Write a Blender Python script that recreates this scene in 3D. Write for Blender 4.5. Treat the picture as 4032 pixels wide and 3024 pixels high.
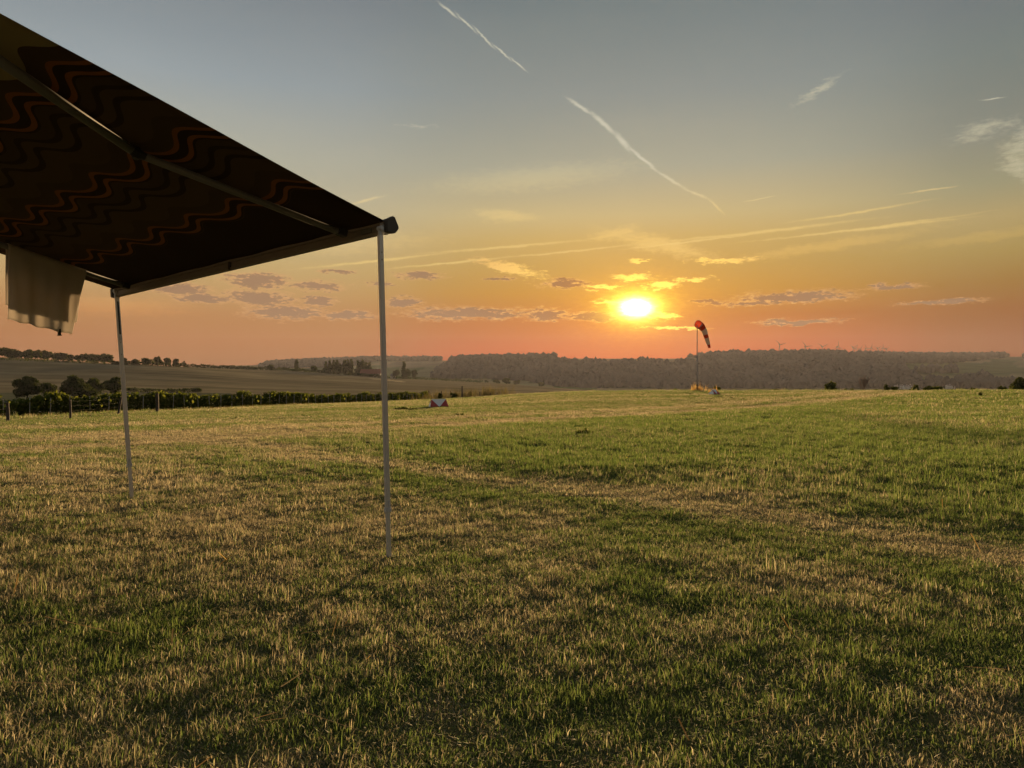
import bpy, bmesh, math, random
import numpy as np
from mathutils import Vector, Matrix

for o in list(bpy.data.objects):
    bpy.data.objects.remove(o, do_unlink=True)
scene = bpy.context.scene
COL = scene.collection
R_ = math.radians

# ------------------------------------------------------------------ camera
F, CX, HY, EYE = 3028.0, 2016.0, 1480.0, 1.25      # focal length in photo pixels, horizon row, eye height
cam_d = bpy.data.cameras.new('camera')
cam_d.sensor_width = 36.0
cam_d.lens = F / 4032 * 36
cam_d.shift_y = -(1512 - HY) / 4032
cam_d.clip_start = 0.05
cam_d.clip_end = 60000
cam = bpy.data.objects.new('camera', cam_d)
cam.location = (0, 0, EYE)
cam.rotation_euler = (R_(90), 0, 0)
COL.objects.link(cam)
scene.camera = cam

# ------------------------------------------------------------------ sky, sun, exposure
SUN_AZ, SUN_EL = 9.17, 5.0
scene.view_settings.view_transform = 'Standard'
scene.view_settings.look = 'None'
scene.view_settings.gamma = 1.0
scene.view_settings.use_curve_mapping = False
scene.view_settings.exposure = 1.5      # exposed for the meadow; the sky strength below is set to match
scene.cycles.use_denoising = True
scene.cycles.use_adaptive_sampling = True
scene.cycles.adaptive_threshold = 0.02
scene.cycles.max_bounces = 5
scene.cycles.diffuse_bounces = 3
scene.cycles.glossy_bounces = 2
scene.cycles.transparent_max_bounces = 8
scene.cycles.volume_bounces = 0
scene.cycles.sample_clamp_indirect = 4.0

sun_d = bpy.data.lights.new('sun', 'SUN')
sun_d.energy = 5.0
sun_d.angle = R_(1.8)          # veiled by thin cloud
sun_d.color = (1.0, 0.645, 0.315)
sun = bpy.data.objects.new('sun', sun_d)
COL.objects.link(sun)
sdir = Vector((math.sin(R_(SUN_AZ)) * math.cos(R_(SUN_EL)), math.cos(R_(SUN_AZ)) * math.cos(R_(SUN_EL)), math.sin(R_(SUN_EL))))
sun.rotation_euler = (-sdir).to_track_quat('-Z', 'Y').to_euler()
sun.location = (40, 200, 60)


def lin(c):
    return tuple(((v / 255) / 12.92 if v / 255 <= 0.04045 else ((v / 255 + 0.055) / 1.055) ** 2.4) for v in c)


class NT:
    """small helper for building node trees"""
    def __init__(self, tree):
        self.t = tree

    def n(self, typ, **kw):
        nd = self.t.nodes.new(typ)
        for k, v in kw.items():
            setattr(nd, k, v)
        return nd

    def put(self, sock, v):
        if isinstance(v, bpy.types.NodeSocket):
            self.t.links.new(v, sock)
        elif v is not None:
            if hasattr(sock.default_value, '__len__') and not hasattr(v, '__len__'):
                v = (v,) * len(sock.default_value)
            if hasattr(sock.default_value, '__len__') and len(sock.default_value) == 4 and len(v) == 3:
                v = tuple(v) + (1,)
            sock.default_value = v

    def m(self, op, a, b=None, c=None, clamp=False):
        nd = self.n('ShaderNodeMath', operation=op, use_clamp=clamp)
        for i, v in enumerate((a, b, c)):
            if v is not None:
                self.put(nd.inputs[i], v)
        return nd.outputs[0]

    def vm(self, op, a, b=None, c=None, out=0):
        nd = self.n('ShaderNodeVectorMath', operation=op)
        for i, v in enumerate((a, b, c)):
            if v is not None:
                self.put(nd.inputs[i], v)
        return nd.outputs['Value'] if op in ('LENGTH', 'DISTANCE', 'DOT_PRODUCT') else nd.outputs[0]

    def mix(self, f, a, b, blend='MIX'):
        nd = self.n('ShaderNodeMix', data_type='RGBA', blend_type=blend)
        self.put(nd.inputs[0], f)
        self.put(nd.inputs[6], a)
        self.put(nd.inputs[7], b)
        return nd.outputs[2]

    def ss(self, x, lo, hi, a=0.0, b=1.0):
        nd = self.n('ShaderNodeMapRange', interpolation_type='SMOOTHSTEP')
        self.put(nd.inputs[0], x)
        nd.inputs[1].default_value, nd.inputs[2].default_value = lo, hi
        nd.inputs[3].default_value, nd.inputs[4].default_value = a, b
        return nd.outputs[0]

    def noise(self, vec, scale, detail=3, rough=0.55, out=0, dist=0.0):
        nd = self.n('ShaderNodeTexNoise')
        self.put(nd.inputs['Vector'], vec)
        nd.inputs['Scale'].default_value = scale
        nd.inputs['Detail'].default_value = detail
        nd.inputs['Roughness'].default_value = rough
        nd.inputs['Distortion'].default_value = dist
        return nd.outputs[out]

    def ramp(self, fac, stops, interp='LINEAR'):
        nd = self.n('ShaderNodeValToRGB')
        cr = nd.color_ramp
        cr.interpolation = interp
        while len(cr.elements) > 1:
            cr.elements.remove(cr.elements[-1])
        for i, (p, c) in enumerate(stops):
            e = cr.elements[0] if i == 0 else cr.elements.new(p)
            e.position = p
            e.color = tuple(c) + (1,)
        self.put(nd.inputs[0], fac)
        return nd.outputs[0]

    def comb(self, x, y, z=0.0):
        nd = self.n('ShaderNodeCombineXYZ')
        for i, v in enumerate((x, y, z)):
            self.put(nd.inputs[i], v)
        return nd.outputs[0]

    def sep(self, v):
        nd = self.n('ShaderNodeSeparateXYZ')
        self.put(nd.inputs[0], v)
        return nd.outputs


def azel(px, py):
    a = math.atan((px - CX) / F)
    return math.degrees(a), math.degrees(math.atan((HY - py) / F * math.cos(a)))


world = bpy.data.worlds.new('World')
scene.world = world
world.use_nodes = True
W = NT(world.node_tree)
world.node_tree.nodes.clear()
gen = W.n('ShaderNodeTexCoord').outputs['Generated']
gx, gy, gz = W.sep(gen)
az = W.m('MULTIPLY', W.m('ARCTAN2', gx, gy), 57.29578)
el = W.m('MULTIPLY', W.m('ARCSINE', gz), 57.29578)
sel = W.m('MAXIMUM', el, 0.0)
fac = W.m('POWER', W.m('DIVIDE', sel, 90.0), 0.5)


def skyramp(rows):
    return W.ramp(fac, [(math.sqrt(e / 90), c_) for e, c_ in rows])


top = [(45, (.118, .150, .175)), (90, (.085, .118, .155))]       # linear colours by elevation in degrees
r_sun = skyramp([(0, (.38, .006, 0)), (1.3, (.38, .008, 0)), (2.5, (.33, .016, 0)), (4.3, (.325, .072, .001)), (6.2, (.390, .180, .014)), (8, (.405, .242, .052)), (10, (.455, .312, .100)),
                 (11.7, (.470, .378, .185)), (15, (.330, .332, .255)), (20, (.226, .256, .248)), (26, (.152, .190, .198))] + top)
r_left = skyramp([(0, (.25, .108, .055)), (2.5, (.33, .120, .042)), (4.3, (.395, .182, .066)), (6, (.455, .274, .108)), (8, (.490, .350, .152)), (10, (.475, .388, .220)),
                  (12, (.480, .424, .282)), (15, (.415, .410, .325)), (20, (.296, .340, .360)), (26, (.186, .218, .242))] + top)
r_right = skyramp([(0, (.140, .006, 0)), (2.5, (.135, .010, 0)), (4.3, (.178, .042, .001)), (6, (.220, .102, .009)), (8, (.300, .205, .050)), (10, (.370, .276, .108)),
                   (12, (.245, .236, .138)), (15, (.162, .178, .152)), (20, (.128, .160, .148)), (26, (.118, .140, .164))] + top)
daz = W.m('RADIANS', W.m('SUBTRACT', az, SUN_AZ))
lr = W.m('MULTIPLY_ADD', W.m('SINE', daz), 0.85, 0.5, clamp=True)
side = W.mix(lr, r_left, r_right)
base = W.mix(W.ss(W.m('COSINE', daz), 0.925, 1.0), side, r_sun)
sky = W.n('ShaderNodeTexSky', sky_type='NISHITA', sun_disc=False)
sky.sun_elevation, sky.sun_rotation = R_(SUN_EL), R_(SUN_AZ)
sky.air_density, sky.dust_density, sky.ozone_density = 1.2, 3.0, 1.0
base = W.mix(1.0, base, W.mix(0.997, sky.outputs[0], (0, 0, 0)), 'ADD')

# slow uneven veil so that the gradient is not perfectly clean
Pdir = W.comb(az, el, 0.0)
veil = W.noise(W.vm('MULTIPLY', Pdir, (0.035, 0.16, 1)), 1.0, 4, 0.6)
base = W.mix(W.ss(veil, 0.35, 0.75, 0.0, 0.16), base, W.mix(1.0, base, (1.35, 1.25, 1.1), 'MULTIPLY'))

# clouds: ellipses in azimuth / elevation whose outline is broken up by noise
nz_big = W.noise(W.vm('MULTIPLY', Pdir, (0.62, 2.0, 1)), 1.0, 6, 0.68, out=1)
Pc = W.vm('ADD', Pdir, W.vm('MULTIPLY', W.vm('SUBTRACT', nz_big, (0.5, 0.5, 0.5)), (3.4, 1.15, 0)))
nz_fine = W.noise(W.vm('MULTIPLY', Pdir, (1.7, 5.2, 1)), 1.0, 6, 0.68)
Pk = W.vm('ADD', Pdir, W.vm('MULTIPLY', W.vm('SUBTRACT', nz_big, (0.5, 0.5, 0.5)), (0.3, 0.30, 0)))


def blob(P, px, py, hw, hh, rot=0.0):
    a, e = azel(px, py)
    if rot == 0.0:
        sx_, sy_ = 1 / (hw * 0.0189), 1 / (hh * 0.0189)
        return W.vm('LENGTH', W.vm('MULTIPLY_ADD', P, (sx_, sy_, 0), (-a * sx_, -e * sy_, 0)))
    mp = W.n('ShaderNodeMapping', vector_type='TEXTURE')
    W.put(mp.inputs['Vector'], P)
    mp.inputs['Location'].default_value = (a, e, 0)
    mp.inputs['Rotation'].default_value = (0, 0, R_(rot))
    mp.inputs['Scale'].default_value = (hw * 0.0189, hh * 0.0189, 1)
    return W.vm('LENGTH', mp.outputs[0])


def union(P, items):
    q = None
    for it in items:
        b = blob(P, *it)
        q = b if q is None else W.m('MINIMUM', q, b)
    return q


def trail(pts, w0, w1=None):
    out = []
    for i, ((x0, y0), (x1, y1)) in enumerate(zip(pts, pts[1:])):
        L = math.hypot(x1 - x0, y1 - y0)
        w = w0 if w1 is None else w0 + (w1 - w0) * (i + 0.5) / (len(pts) - 1)
        out.append(((x0 + x1) / 2, (y0 + y1) / 2, L * 0.61, w, math.degrees(math.atan2(-(y1 - y0), x1 - x0))))
    return out


dark = [(1846, 1235, 240, 24), (1652, 1085, 82, 17), (2149, 1240, 80, 22), (2340, 1246, 115, 17), (2215, 1118, 92, 17), (1589, 1189, 62, 18),
        (1372, 1244, 95, 17), (1250, 1126, 95, 18), (1259, 1187, 62, 18), (3130, 1168, 190, 20), (3520, 1129, 85, 10), (1013, 1105, 110, 28),
        (1020, 1172, 120, 28), (1125, 1230, 135, 26), (810, 1174, 85, 20), (717, 1140, 95, 20), (3140, 1267, 150, 10), (2787, 1187, 60, 9), (2960, 1192, 110, 9), (3700, 1190, 120, 7), (1500, 1120, 60, 10), (1330, 1070, 70, 9), (1960, 1100, 55, 8)]
bright = [(2493, 1091, 62, 14), (2384, 1131, 50, 9), (2606, 1124, 58, 14), (2728, 1099, 62, 9), (2610, 1243, 48, 12), (2510, 1022, 36, 9),
          (2005, 1056, 120, 20, -14), (2420, 1190, 60, 12), (2660, 1290, 110, 6), (2850, 1027, 120, 9)]
soft = [(1985, 850, 170, 30, -4), (2600, 965, 290, 40, -15), (2420, 920, 120, 26, 10), (4015, 605, 60, 100, 20), (4000, 620, 40, 80, 10), (3870, 512, 95, 30, 8), (3225, 350, 100, 20, 27),
        (1300, 960, 520, 50, 4), (3300, 962, 420, 26, 6), (430, 1205, 330, 46), (2100, 700, 520, 60, 5), (3900, 930, 320, 22, 4)]
trails = (trail([(1732, 18), (1800, 62), (1870, 118), (1945, 182), (2010, 232), (2072, 274)], 5.5, 3.5) + trail([(2238, 392), (2330, 448), (2424, 525), (2480, 590)], 7, 13)
          + trail([(2470, 575), (2588, 674), (2697, 744), (2790, 785), (2847, 838)], 8, 4)
          + trail([(1560, 1058), (2000, 1010), (2500, 968), (3050, 922), (3690, 886)], 4.5) + trail([(1250, 1058), (1720, 995), (2290, 948)], 6)
          + trail([(2640, 935), (3300, 898), (3690, 886)], 6) + trail([(3180, 853), (3554, 821)], 4.5) + trail([(2935, 790), (3043, 778)], 2.5)
          + trail([(3882, 386), (3940, 388)], 2.5) + trail([(3590, 752), (3730, 745)], 3.5) + trail([(1390, 803), (1500, 772)], 6))
wisps = [(4030, 560, 90, 46, 62), (4015, 650, 75, 40, -58), (3868, 512, 95, 28, 8), (3225, 350, 95, 16, 27), (1640, 497, 70, 6)]
qd = W.m('ADD', union(Pc, dark), W.m('MULTIPLY', W.m('SUBTRACT', nz_fine, 0.5), 1.9))
qb = W.m('ADD', union(Pc, bright), W.m('MULTIPLY', W.m('SUBTRACT', nz_fine, 0.5), 3.0))
qs = W.m('ADD', union(Pc, soft), W.m('MULTIPLY', W.m('SUBTRACT', nz_fine, 0.5), 1.2))
qt = W.m('ADD', union(Pk, trails), W.m('MULTIPLY', W.m('SUBTRACT', nz_fine, 0.5), 0.8))

qw = W.m('ADD', union(Pc, wisps), W.m('MULTIPLY', W.m('SUBTRACT', nz_fine, 0.5), 2.4))

# distance from the sun, flattened a little
sx = W.m('SUBTRACT', az, SUN_AZ)
sy = W.m('MULTIPLY', W.m('SUBTRACT', el, SUN_EL), 1.7)
r2 = W.m('ADD', W.m('MULTIPLY', sx, sx), W.m('MULTIPLY', sy, sy))
r2n = W.m('MULTIPLY', r2, W.m('MULTIPLY_ADD', nz_fine, 1.1, 0.45))
near_sun = W.m('EXPONENT', W.m('DIVIDE', r2, -90.0))

c = base
c = W.mix(W.ss(qs, 1.1, 0.1, 0.0, 0.7), c, W.mix(near_sun, W.mix(1.0, c, (1.28, 1.22, 1.08), 'MULTIPLY'), (0.95, 0.66, 0.22)))
c = W.mix(W.ss(qw, 1.4, -0.5, 0.0, 0.42), c, lin((214, 206, 178)))
c = W.mix(W.ss(qt, 1.35, 0.1, 0.0, 0.64), c, W.mix(W.ss(el, 16.0, 10.5), lin((218, 212, 186)), lin((232, 198, 122))))
nz_in = W.noise(W.vm('MULTIPLY', Pdir, (1.1, 3.4, 1)), 1.7, 4, 0.6)
rim = W.mix(near_sun, lin((208, 156, 104)), (1.05, 0.55, 0.12))
core = W.mix(near_sun, lin((146, 112, 86)), lin((142, 88, 46)))
c = W.mix(W.ss(qd, 1.42, 0.58, 0.0, 0.9), c, W.mix(W.ss(W.m('ADD', qd, W.m('MULTIPLY', W.m('SUBTRACT', nz_in, 0.5), 2.2)), 1.12, 0.62), rim, core))
c = W.mix(W.ss(qb, 1.38, 0.42, 0.0, 0.88), c, W.mix(near_sun, lin((226, 174, 106)), (1.5, 1.0, 0.16)))
# the sun itself with its aureole (air and thin cloud scattering round the disc)
for amp, sig, colr in ((7.0, 0.74, (1.0, 0.95, 0.80)), (1.8, 1.35, (1.0, 0.90, 0.22)), (1.1, 2.0, (1.0, 0.80, 0.02)), (0.36, 3.9, (1.0, 0.40, 0.0)), (0.10, 8.0, (1.0, 0.34, 0.01))):
    g = W.m('MULTIPLY', W.m('EXPONENT', W.m('DIVIDE', r2n if sig < 4 else r2, -sig * sig)), amp)
    sc = W.n('ShaderNodeVectorMath', operation='SCALE')
    sc.inputs[0].default_value = colr
    W.put(sc.inputs['Scale'], g)
    c = W.mix(1.0, c, sc.outputs[0], 'ADD')
bg = W.n('ShaderNodeBackground')
W.put(bg.inputs['Color'], c)
bg.inputs['Strength'].default_value = 0.3535
wo = W.n('ShaderNodeOutputWorld')
W.t.links.new(bg.outputs[0], wo.inputs['Surface'])
world.cycles.sampling_method = 'MANUAL'
world.cycles.sample_map_resolution = 1024

# ------------------------------------------------------------------ helpers
rng = np.random.default_rng(7)
_tab = rng.random((256, 256))


def vnoise(x, y):
    x = np.asarray(x, float); y = np.asarray(y, float)
    xi = np.floor(x).astype(int); yi = np.floor(y).astype(int)
    fx = x - xi; fy = y - yi
    fx = fx * fx * (3 - 2 * fx); fy = fy * fy * (3 - 2 * fy)
    g = lambda a, b: _tab[a & 255, b & 255]
    return (g(xi, yi) * (1 - fx) + g(xi + 1, yi) * fx) * (1 - fy) + (g(xi, yi + 1) * (1 - fx) + g(xi + 1, yi + 1) * fx) * fy


def fbm(x, y, oct=4, rough=0.55):
    s = 0; a = 1; t = 0
    for k in range(oct):
        s = s + a * vnoise(x * 2 ** k + 17.3 * k, y * 2 ** k - 9.1 * k); t += a; a *= rough
    return s / t


def sstep(x, a, b):
    t = np.clip((np.asarray(x, float) - a) / (b - a), 0, 1)
    return t * t * (3 - 2 * t)


def mesh_np(name, V, loops, starts, smooth=False):
    me = bpy.data.meshes.new(name)
    V = np.asarray(V, np.float32); loops = np.asarray(loops, np.int32).ravel(); starts = np.asarray(starts, np.int32)
    me.vertices.add(len(V)); me.vertices.foreach_set('co', V.ravel())
    me.loops.add(len(loops)); me.loops.foreach_set('vertex_index', loops)
    me.polygons.add(len(starts)); me.polygons.foreach_set('loop_start', starts)
    try:
        tot = np.diff(np.append(starts, len(loops))).astype(np.int32)
        me.polygons.foreach_set('loop_total', tot)
    except Exception:
        pass
    me.polygons.foreach_set('use_smooth', np.full(len(starts), smooth))
    me.update(calc_edges=True)
    return me


def quads(name, V, Q, smooth=False):
    Q = np.asarray(Q)
    return mesh_np(name, V, Q, np.arange(len(Q)) * Q.shape[1], smooth)


def fattr(me, name, vals):
    a = me.attributes.new(name, 'FLOAT', 'POINT')
    a.data.foreach_set('value', np.asarray(vals, np.float32))


def cattr(me, name, vals):
    a = me.attributes.new(name, 'FLOAT_COLOR', 'POINT')
    v = np.ones((len(vals), 4), np.float32); v[:, :3] = vals
    a.data.foreach_set('color', v.ravel())


def link(name, me, mat=None, parent=None, label=None, cat=None, group=None, kind=None, loc=None):
    o = bpy.data.objects.new(name, me)
    COL.objects.link(o)
    if mat is not None:
        for m_ in (mat if isinstance(mat, (list, tuple)) else [mat]):
            if len(me.materials) < (len(mat) if isinstance(mat, (list, tuple)) else 1):
                me.materials.append(m_)
    if parent is not None:
        o.parent = parent
    if loc is not None:
        o.location = loc
    tag(o, label, cat, group, kind)
    return o


def tag(o, label=None, cat=None, group=None, kind=None):
    if label: o['label'] = label
    if cat: o['category'] = cat
    if group: o['group'] = group
    if kind: o['kind'] = kind
    return o


def empty(name, loc, label, cat, group=None, rz=0.0):
    o = bpy.data.objects.new(name, None)
    COL.objects.link(o)
    o.location = loc
    o.rotation_euler = (0, 0, rz)
    o.empty_display_size = 0.1
    return tag(o, label, cat, group)


class MB:
    """collects simple shapes into one mesh"""
    def __init__(self):
        self.v = []; self.f = []; self.mi = []

    def add(self, vs, fs, mi=0):
        b = len(self.v)
        self.v += [tuple(p) for p in vs]
        self.f += [tuple(i + b for i in f) for f in fs]
        self.mi += [mi] * len(fs)
        return self

    def box(self, c, h, ax=None, mi=0):
        ax = ax or (Vector((1, 0, 0)), Vector((0, 1, 0)), Vector((0, 0, 1)))
        c = Vector(c)
        vs = [c + ax[0] * h[0] * i + ax[1] * h[1] * j + ax[2] * h[2] * k for i in (-1, 1) for j in (-1, 1) for k in (-1, 1)]
        return self.add(vs, [(0, 1, 3, 2), (4, 6, 7, 5), (0, 4, 5, 1), (2, 3, 7, 6), (0, 2, 6, 4), (1, 5, 7, 3)], mi)

    def bar(self, a, b, w, d, side, mi=0, w2=None, d2=None):
        """rectangular bar from a to b; side = direction of its width"""
        a = Vector(a); b = Vector(b); z = (b - a).normalized()
        x = Vector(side); x = (x - z * x.dot(z)).normalized(); y = z.cross(x)
        w2 = w if w2 is None else w2; d2 = d if d2 is None else d2
        vs = [a + x * w * i + y * d * j for i, j in ((-1, -1), (1, -1), (1, 1), (-1, 1))] + [b + x * w2 * i + y * d2 * j for i, j in ((-1, -1), (1, -1), (1, 1), (-1, 1))]
        return self.add(vs, [(3, 2, 1, 0), (4, 5, 6, 7), (0, 1, 5, 4), (1, 2, 6, 5), (2, 3, 7, 6), (3, 0, 4, 7)], mi)

    def tube(self, pts, rad, n=10, cap=True, mi=0):
        pts = [Vector(p) for p in pts]
        rad = rad if hasattr(rad, '__len__') else [rad] * len(pts)
        rings = []; up = Vector((0.13, 0.21, 1)).normalized()
        for i, p in enumerate(pts):
            t = (pts[min(i + 1, len(pts) - 1)] - pts[max(i - 1, 0)]).normalized()
            x = t.cross(up if abs(t.dot(up)) < 0.95 else Vector((1, 0.2, 0))).normalized(); y = t.cross(x)
            rings.append([p + (x * math.cos(2 * math.pi * k / n) + y * math.sin(2 * math.pi * k / n)) * rad[i] for k in range(n)])
        vs = [q for r in rings for q in r]
        fs = [(i * n + k, i * n + (k + 1) % n, (i + 1) * n + (k + 1) % n, (i + 1) * n + k) for i in range(len(pts) - 1) for k in range(n)]
        if cap:
            fs += [tuple(range(n - 1, -1, -1)), tuple((len(pts) - 1) * n + k for k in range(n))]
        return self.add(vs, fs, mi)

    def prism(self, poly, off, mi=0):
        """polygon (3-D points) pushed along off"""
        n = len(poly); off = Vector(off); p = [Vector(q) for q in poly]
        return self.add(p + [q + off for q in p], [tuple(range(n - 1, -1, -1)), tuple(range(n, 2 * n))] + [(i, (i + 1) % n, n + (i + 1) % n, n + i) for i in range(n)], mi)

    def mesh(self, name, smooth=False, bevel=0.0):
        me = bpy.data.meshes.new(name)
        me.from_pydata(self.v, [], self.f)
        me.polygons.foreach_set('material_index', self.mi)
        bm = bmesh.new(); bm.from_mesh(me)
        bmesh.ops.recalc_face_normals(bm, faces=bm.faces)
        if bevel:
            bmesh.ops.bevel(bm, geom=[e for e in bm.edges if len(e.link_faces) == 2 and e.calc_face_angle(0) > 0.5], offset=bevel, segments=2, affect='EDGES', clamp_overlap=True)
        bm.to_mesh(me); bm.free()
        if smooth:
            me.polygons.foreach_set('use_smooth', [True] * len(me.polygons))
        me.update()
        return me


def principled(name, col, rough=0.7, metal=0.0, var=0.0, vscale=8.0, bump=0.0, bscale=60.0, transl=0.0, coords='Object', spec=None):
    m = bpy.data.materials.new(name); m.use_nodes = True
    T = NT(m.node_tree); nd = m.node_tree.nodes
    b = nd['Principled BSDF']
    b.inputs['Roughness'].default_value = rough
    b.inputs['Metallic'].default_value = metal
    if spec is not None:
        b.inputs['Specular IOR Level'].default_value = spec
    co = T.n('ShaderNodeTexCoord').outputs[coords]
    colr = tuple(col) + (1,)
    if var:
        nz = T.noise(co, vscale, 4, 0.6)
        colr = T.mix(nz, tuple(x * (1 - var) for x in col), tuple(min(1, x * (1 + var)) for x in col))
    T.put(b.inputs['Base Color'], colr)
    if bump:
        bp = T.n('ShaderNodeBump'); bp.inputs['Strength'].default_value = bump; bp.inputs['Distance'].default_value = 0.01
        T.put(bp.inputs['Height'], T.noise(co, bscale, 4, 0.6)); T.t.links.new(bp.outputs[0], b.inputs['Normal'])
    if transl:
        tr = T.n('ShaderNodeBsdfTranslucent'); T.put(tr.inputs[0], colr)
        mx = T.n('ShaderNodeMixShader'); mx.inputs[0].default_value = transl
        T.t.links.new(b.outputs[0], mx.inputs[1]); T.t.links.new(tr.outputs[0], mx.inputs[2]); T.t.links.new(mx.outputs[0], nd['Material Output'].inputs[0])
    return m


def leafmat(name, c0, c1, transl=0.35, c2=None):
    """foliage: colour by per-leaf random 'rnd', part diffuse, part translucent"""
    m = bpy.data.materials.new(name); m.use_nodes = True
    T = NT(m.node_tree); nd = m.node_tree.nodes; nd.remove(nd['Principled BSDF'])
    at = T.n('ShaderNodeAttribute', attribute_name='rnd')
    oi = T.n('ShaderNodeObjectInfo').outputs['Random']
    colr = T.mix(at.outputs['Fac'], c0, c1)
    colr = T.mix(T.m('MULTIPLY', oi, 0.4), colr, tuple(x * 0.6 for x in c0))
    d = T.n('ShaderNodeBsdfDiffuse'); t = T.n('ShaderNodeBsdfTranslucent')
    T.put(d.inputs[0], colr); T.put(t.inputs[0], T.mix(1.0, colr, (1.25, 1.15, 0.6), 'MULTIPLY'))
    mx = T.n('ShaderNodeMixShader'); mx.inputs[0].default_value = transl
    T.t.links.new(d.outputs[0], mx.inputs[1]); T.t.links.new(t.outputs[0], mx.inputs[2]); T.t.links.new(mx.outputs[0], nd['Material Output'].inputs[0])
    return m


# ------------------------------------------------------------------ terrain: heights read along sight lines
ROWS = [10, 20, 30, 45, 60, 75, 90, 110, 150, 250, 350, 500, 700, 900, 1000, 1300, 1600, 1900, 2200, 3000, 3300, 3500, 3600, 3700]
# near part in metres of height, far part in photo rows (converted with the true distance of each row)
ZNEAR = {-2500: [0, -.5, -1.1, -1.9, -2.8, -4.0, -5.5, -7.5], 0: [0, -.3, -.75, -1.30, -1.9, -2.8, -4.0, -5.8], 500: [0, -.25, -.62, -1.12, -1.55, -2.2, -3.1, -4.6],
         1000: [0, -.2, -.5, -.95, -1.35, -1.8, -2.25, -3.3], 1680: [0, -.16, -.38, -.70, -1.0, -1.3, -1.7, -2.2], 2000: [0, -.15, -.36, -.62, -.8, -.92, -1.08, -1.4],
         2300: [0, -.15, -.35, -.6, -.66, -.62, -.60, -.95], 2700: [0, -.15, -.35, -.6, -.62, -.55, -.42, -1.3], 7500: [0, -.15, -.35, -.6, -.62, -.55, -.42, -1.4]}
PFAR = {  # 150   250   350   500   700   900   1000  1300  1600  1900  2200  3000  4500  6000  9000  12500
    -2500: [1690, 1575, 1530, 1480, 1395, 1385, 1380, 1385, 1395, 1400, 1405, 1420, 1430, 1440, 1455, 1462],
    0:     [1680, 1572, 1538, 1490, 1416, 1408, 1404, 1410, 1420, 1430, 1435, 1440, 1450, 1455, 1462, 1466],
    500:   [1660, 1574, 1545, 1500, 1434, 1434, 1440, 1450, 1455, 1460, 1460, 1455, 1450, 1455, 1462, 1466],
    800:   [1640, 1580, 1550, 1508, 1452, 1446, 1448, 1462, 1465, 1465, 1460, 1450, 1436, 1440, 1455, 1466],
    1000:  [1610, 1580, 1555, 1518, 1470, 1453, 1453, 1465, 1470, 1468, 1462, 1444, 1434, 1438, 1452, 1466],
    1200:  [1600, 1578, 1557, 1524, 1482, 1463, 1463, 1475, 1478, 1470, 1455, 1424, 1426, 1436, 1450, 1466],
    1500:  [1585, 1572, 1558, 1530, 1503, 1487, 1486, 1497, 1494, 1475, 1445, 1414, 1420, 1432, 1450, 1466],
    1700:  [1572, 1580, 1562, 1535, 1512, 1497, 1496, 1506, 1500, 1470, 1434, 1416, 1422, 1432, 1450, 1466],
    1800:  [1572, 1578, 1562, 1538, 1518, 1502, 1501, 1512, 1498, 1446, 1418, 1420, 1424, 1432, 1450, 1466],
    2000:  [1562, 1572, 1560, 1543, 1526, 1512, 1511, 1522, 1494, 1440, 1408, 1420, 1424, 1432, 1450, 1466],
    2200:  [1560, 1570, 1560, 1548, 1536, 1528, 1527, 1532, 1500, 1444, 1408, 1420, 1424, 1432, 1450, 1466],
    2400:  [1580, 1595, 1590, 1575, 1555, 1545, 1542, 1538, 1502, 1444, 1409, 1420, 1424, 1432, 1450, 1466],
    2760:  [1585, 1600, 1600, 1585, 1565, 1552, 1548, 1540, 1502, 1440, 1409, 1418, 1424, 1430, 1440, 1466],
    2830:  [1585, 1600, 1600, 1585, 1565, 1552, 1548, 1540, 1500, 1436, 1396, 1408, 1415, 1422, 1432, 1460],
    3300:  [1585, 1600, 1600, 1585, 1565, 1552, 1548, 1540, 1500, 1440, 1393, 1404, 1412, 1420, 1428, 1460],
    3600:  [1585, 1600, 1600, 1585, 1565, 1552, 1548, 1538, 1508, 1460, 1416, 1399, 1410, 1420, 1430, 1460],
    4032:  [1585, 1600, 1600, 1585, 1565, 1550, 1546, 1536, 1506, 1468, 1434, 1401, 1410, 1420, 1432, 1460],
    7500:  [1585, 1600, 1600, 1585, 1565, 1550, 1546, 1536, 1506, 1465, 1425, 1395, 1405, 1420, 1435, 1460]}
UG = np.arange(-2500, 7501, 20.0)
LG = np.linspace(math.log(8), math.log(13000), 420)
zr = []
for k, d in enumerate(ROWS):
    if k < 8:
        ks = sorted(ZNEAR); zr.append(np.interp(UG, ks, [ZNEAR[q][k] for q in ks]))
    else:
        ks = sorted(PFAR); zr.append(EYE - (np.interp(UG, ks, [PFAR[q][k - 8] for q in ks]) - HY) / F * d)
zr = np.array(zr)                                               # rows x columns
GZ = np.array([np.interp(np.exp(LG), ROWS, zr[:, j]) for j in range(len(UG))])   # columns x depth


def blur(a, s, ax):
    k = np.exp(-0.5 * (np.arange(-3 * s, 3 * s + 1) / s) ** 2); k /= k.sum()
    p = [(0, 0), (0, 0)]; p[ax] = (3 * s, 3 * s)
    a = np.pad(a, p, 'edge')
    return np.apply_along_axis(lambda v: np.convolve(v, k, 'valid'), ax, a)


GZ = blur(blur(GZ, 3, 0), 3, 1)
_drop = np.interp(np.linspace(0, 1, 2), [0, 1], [0, 0])


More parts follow.
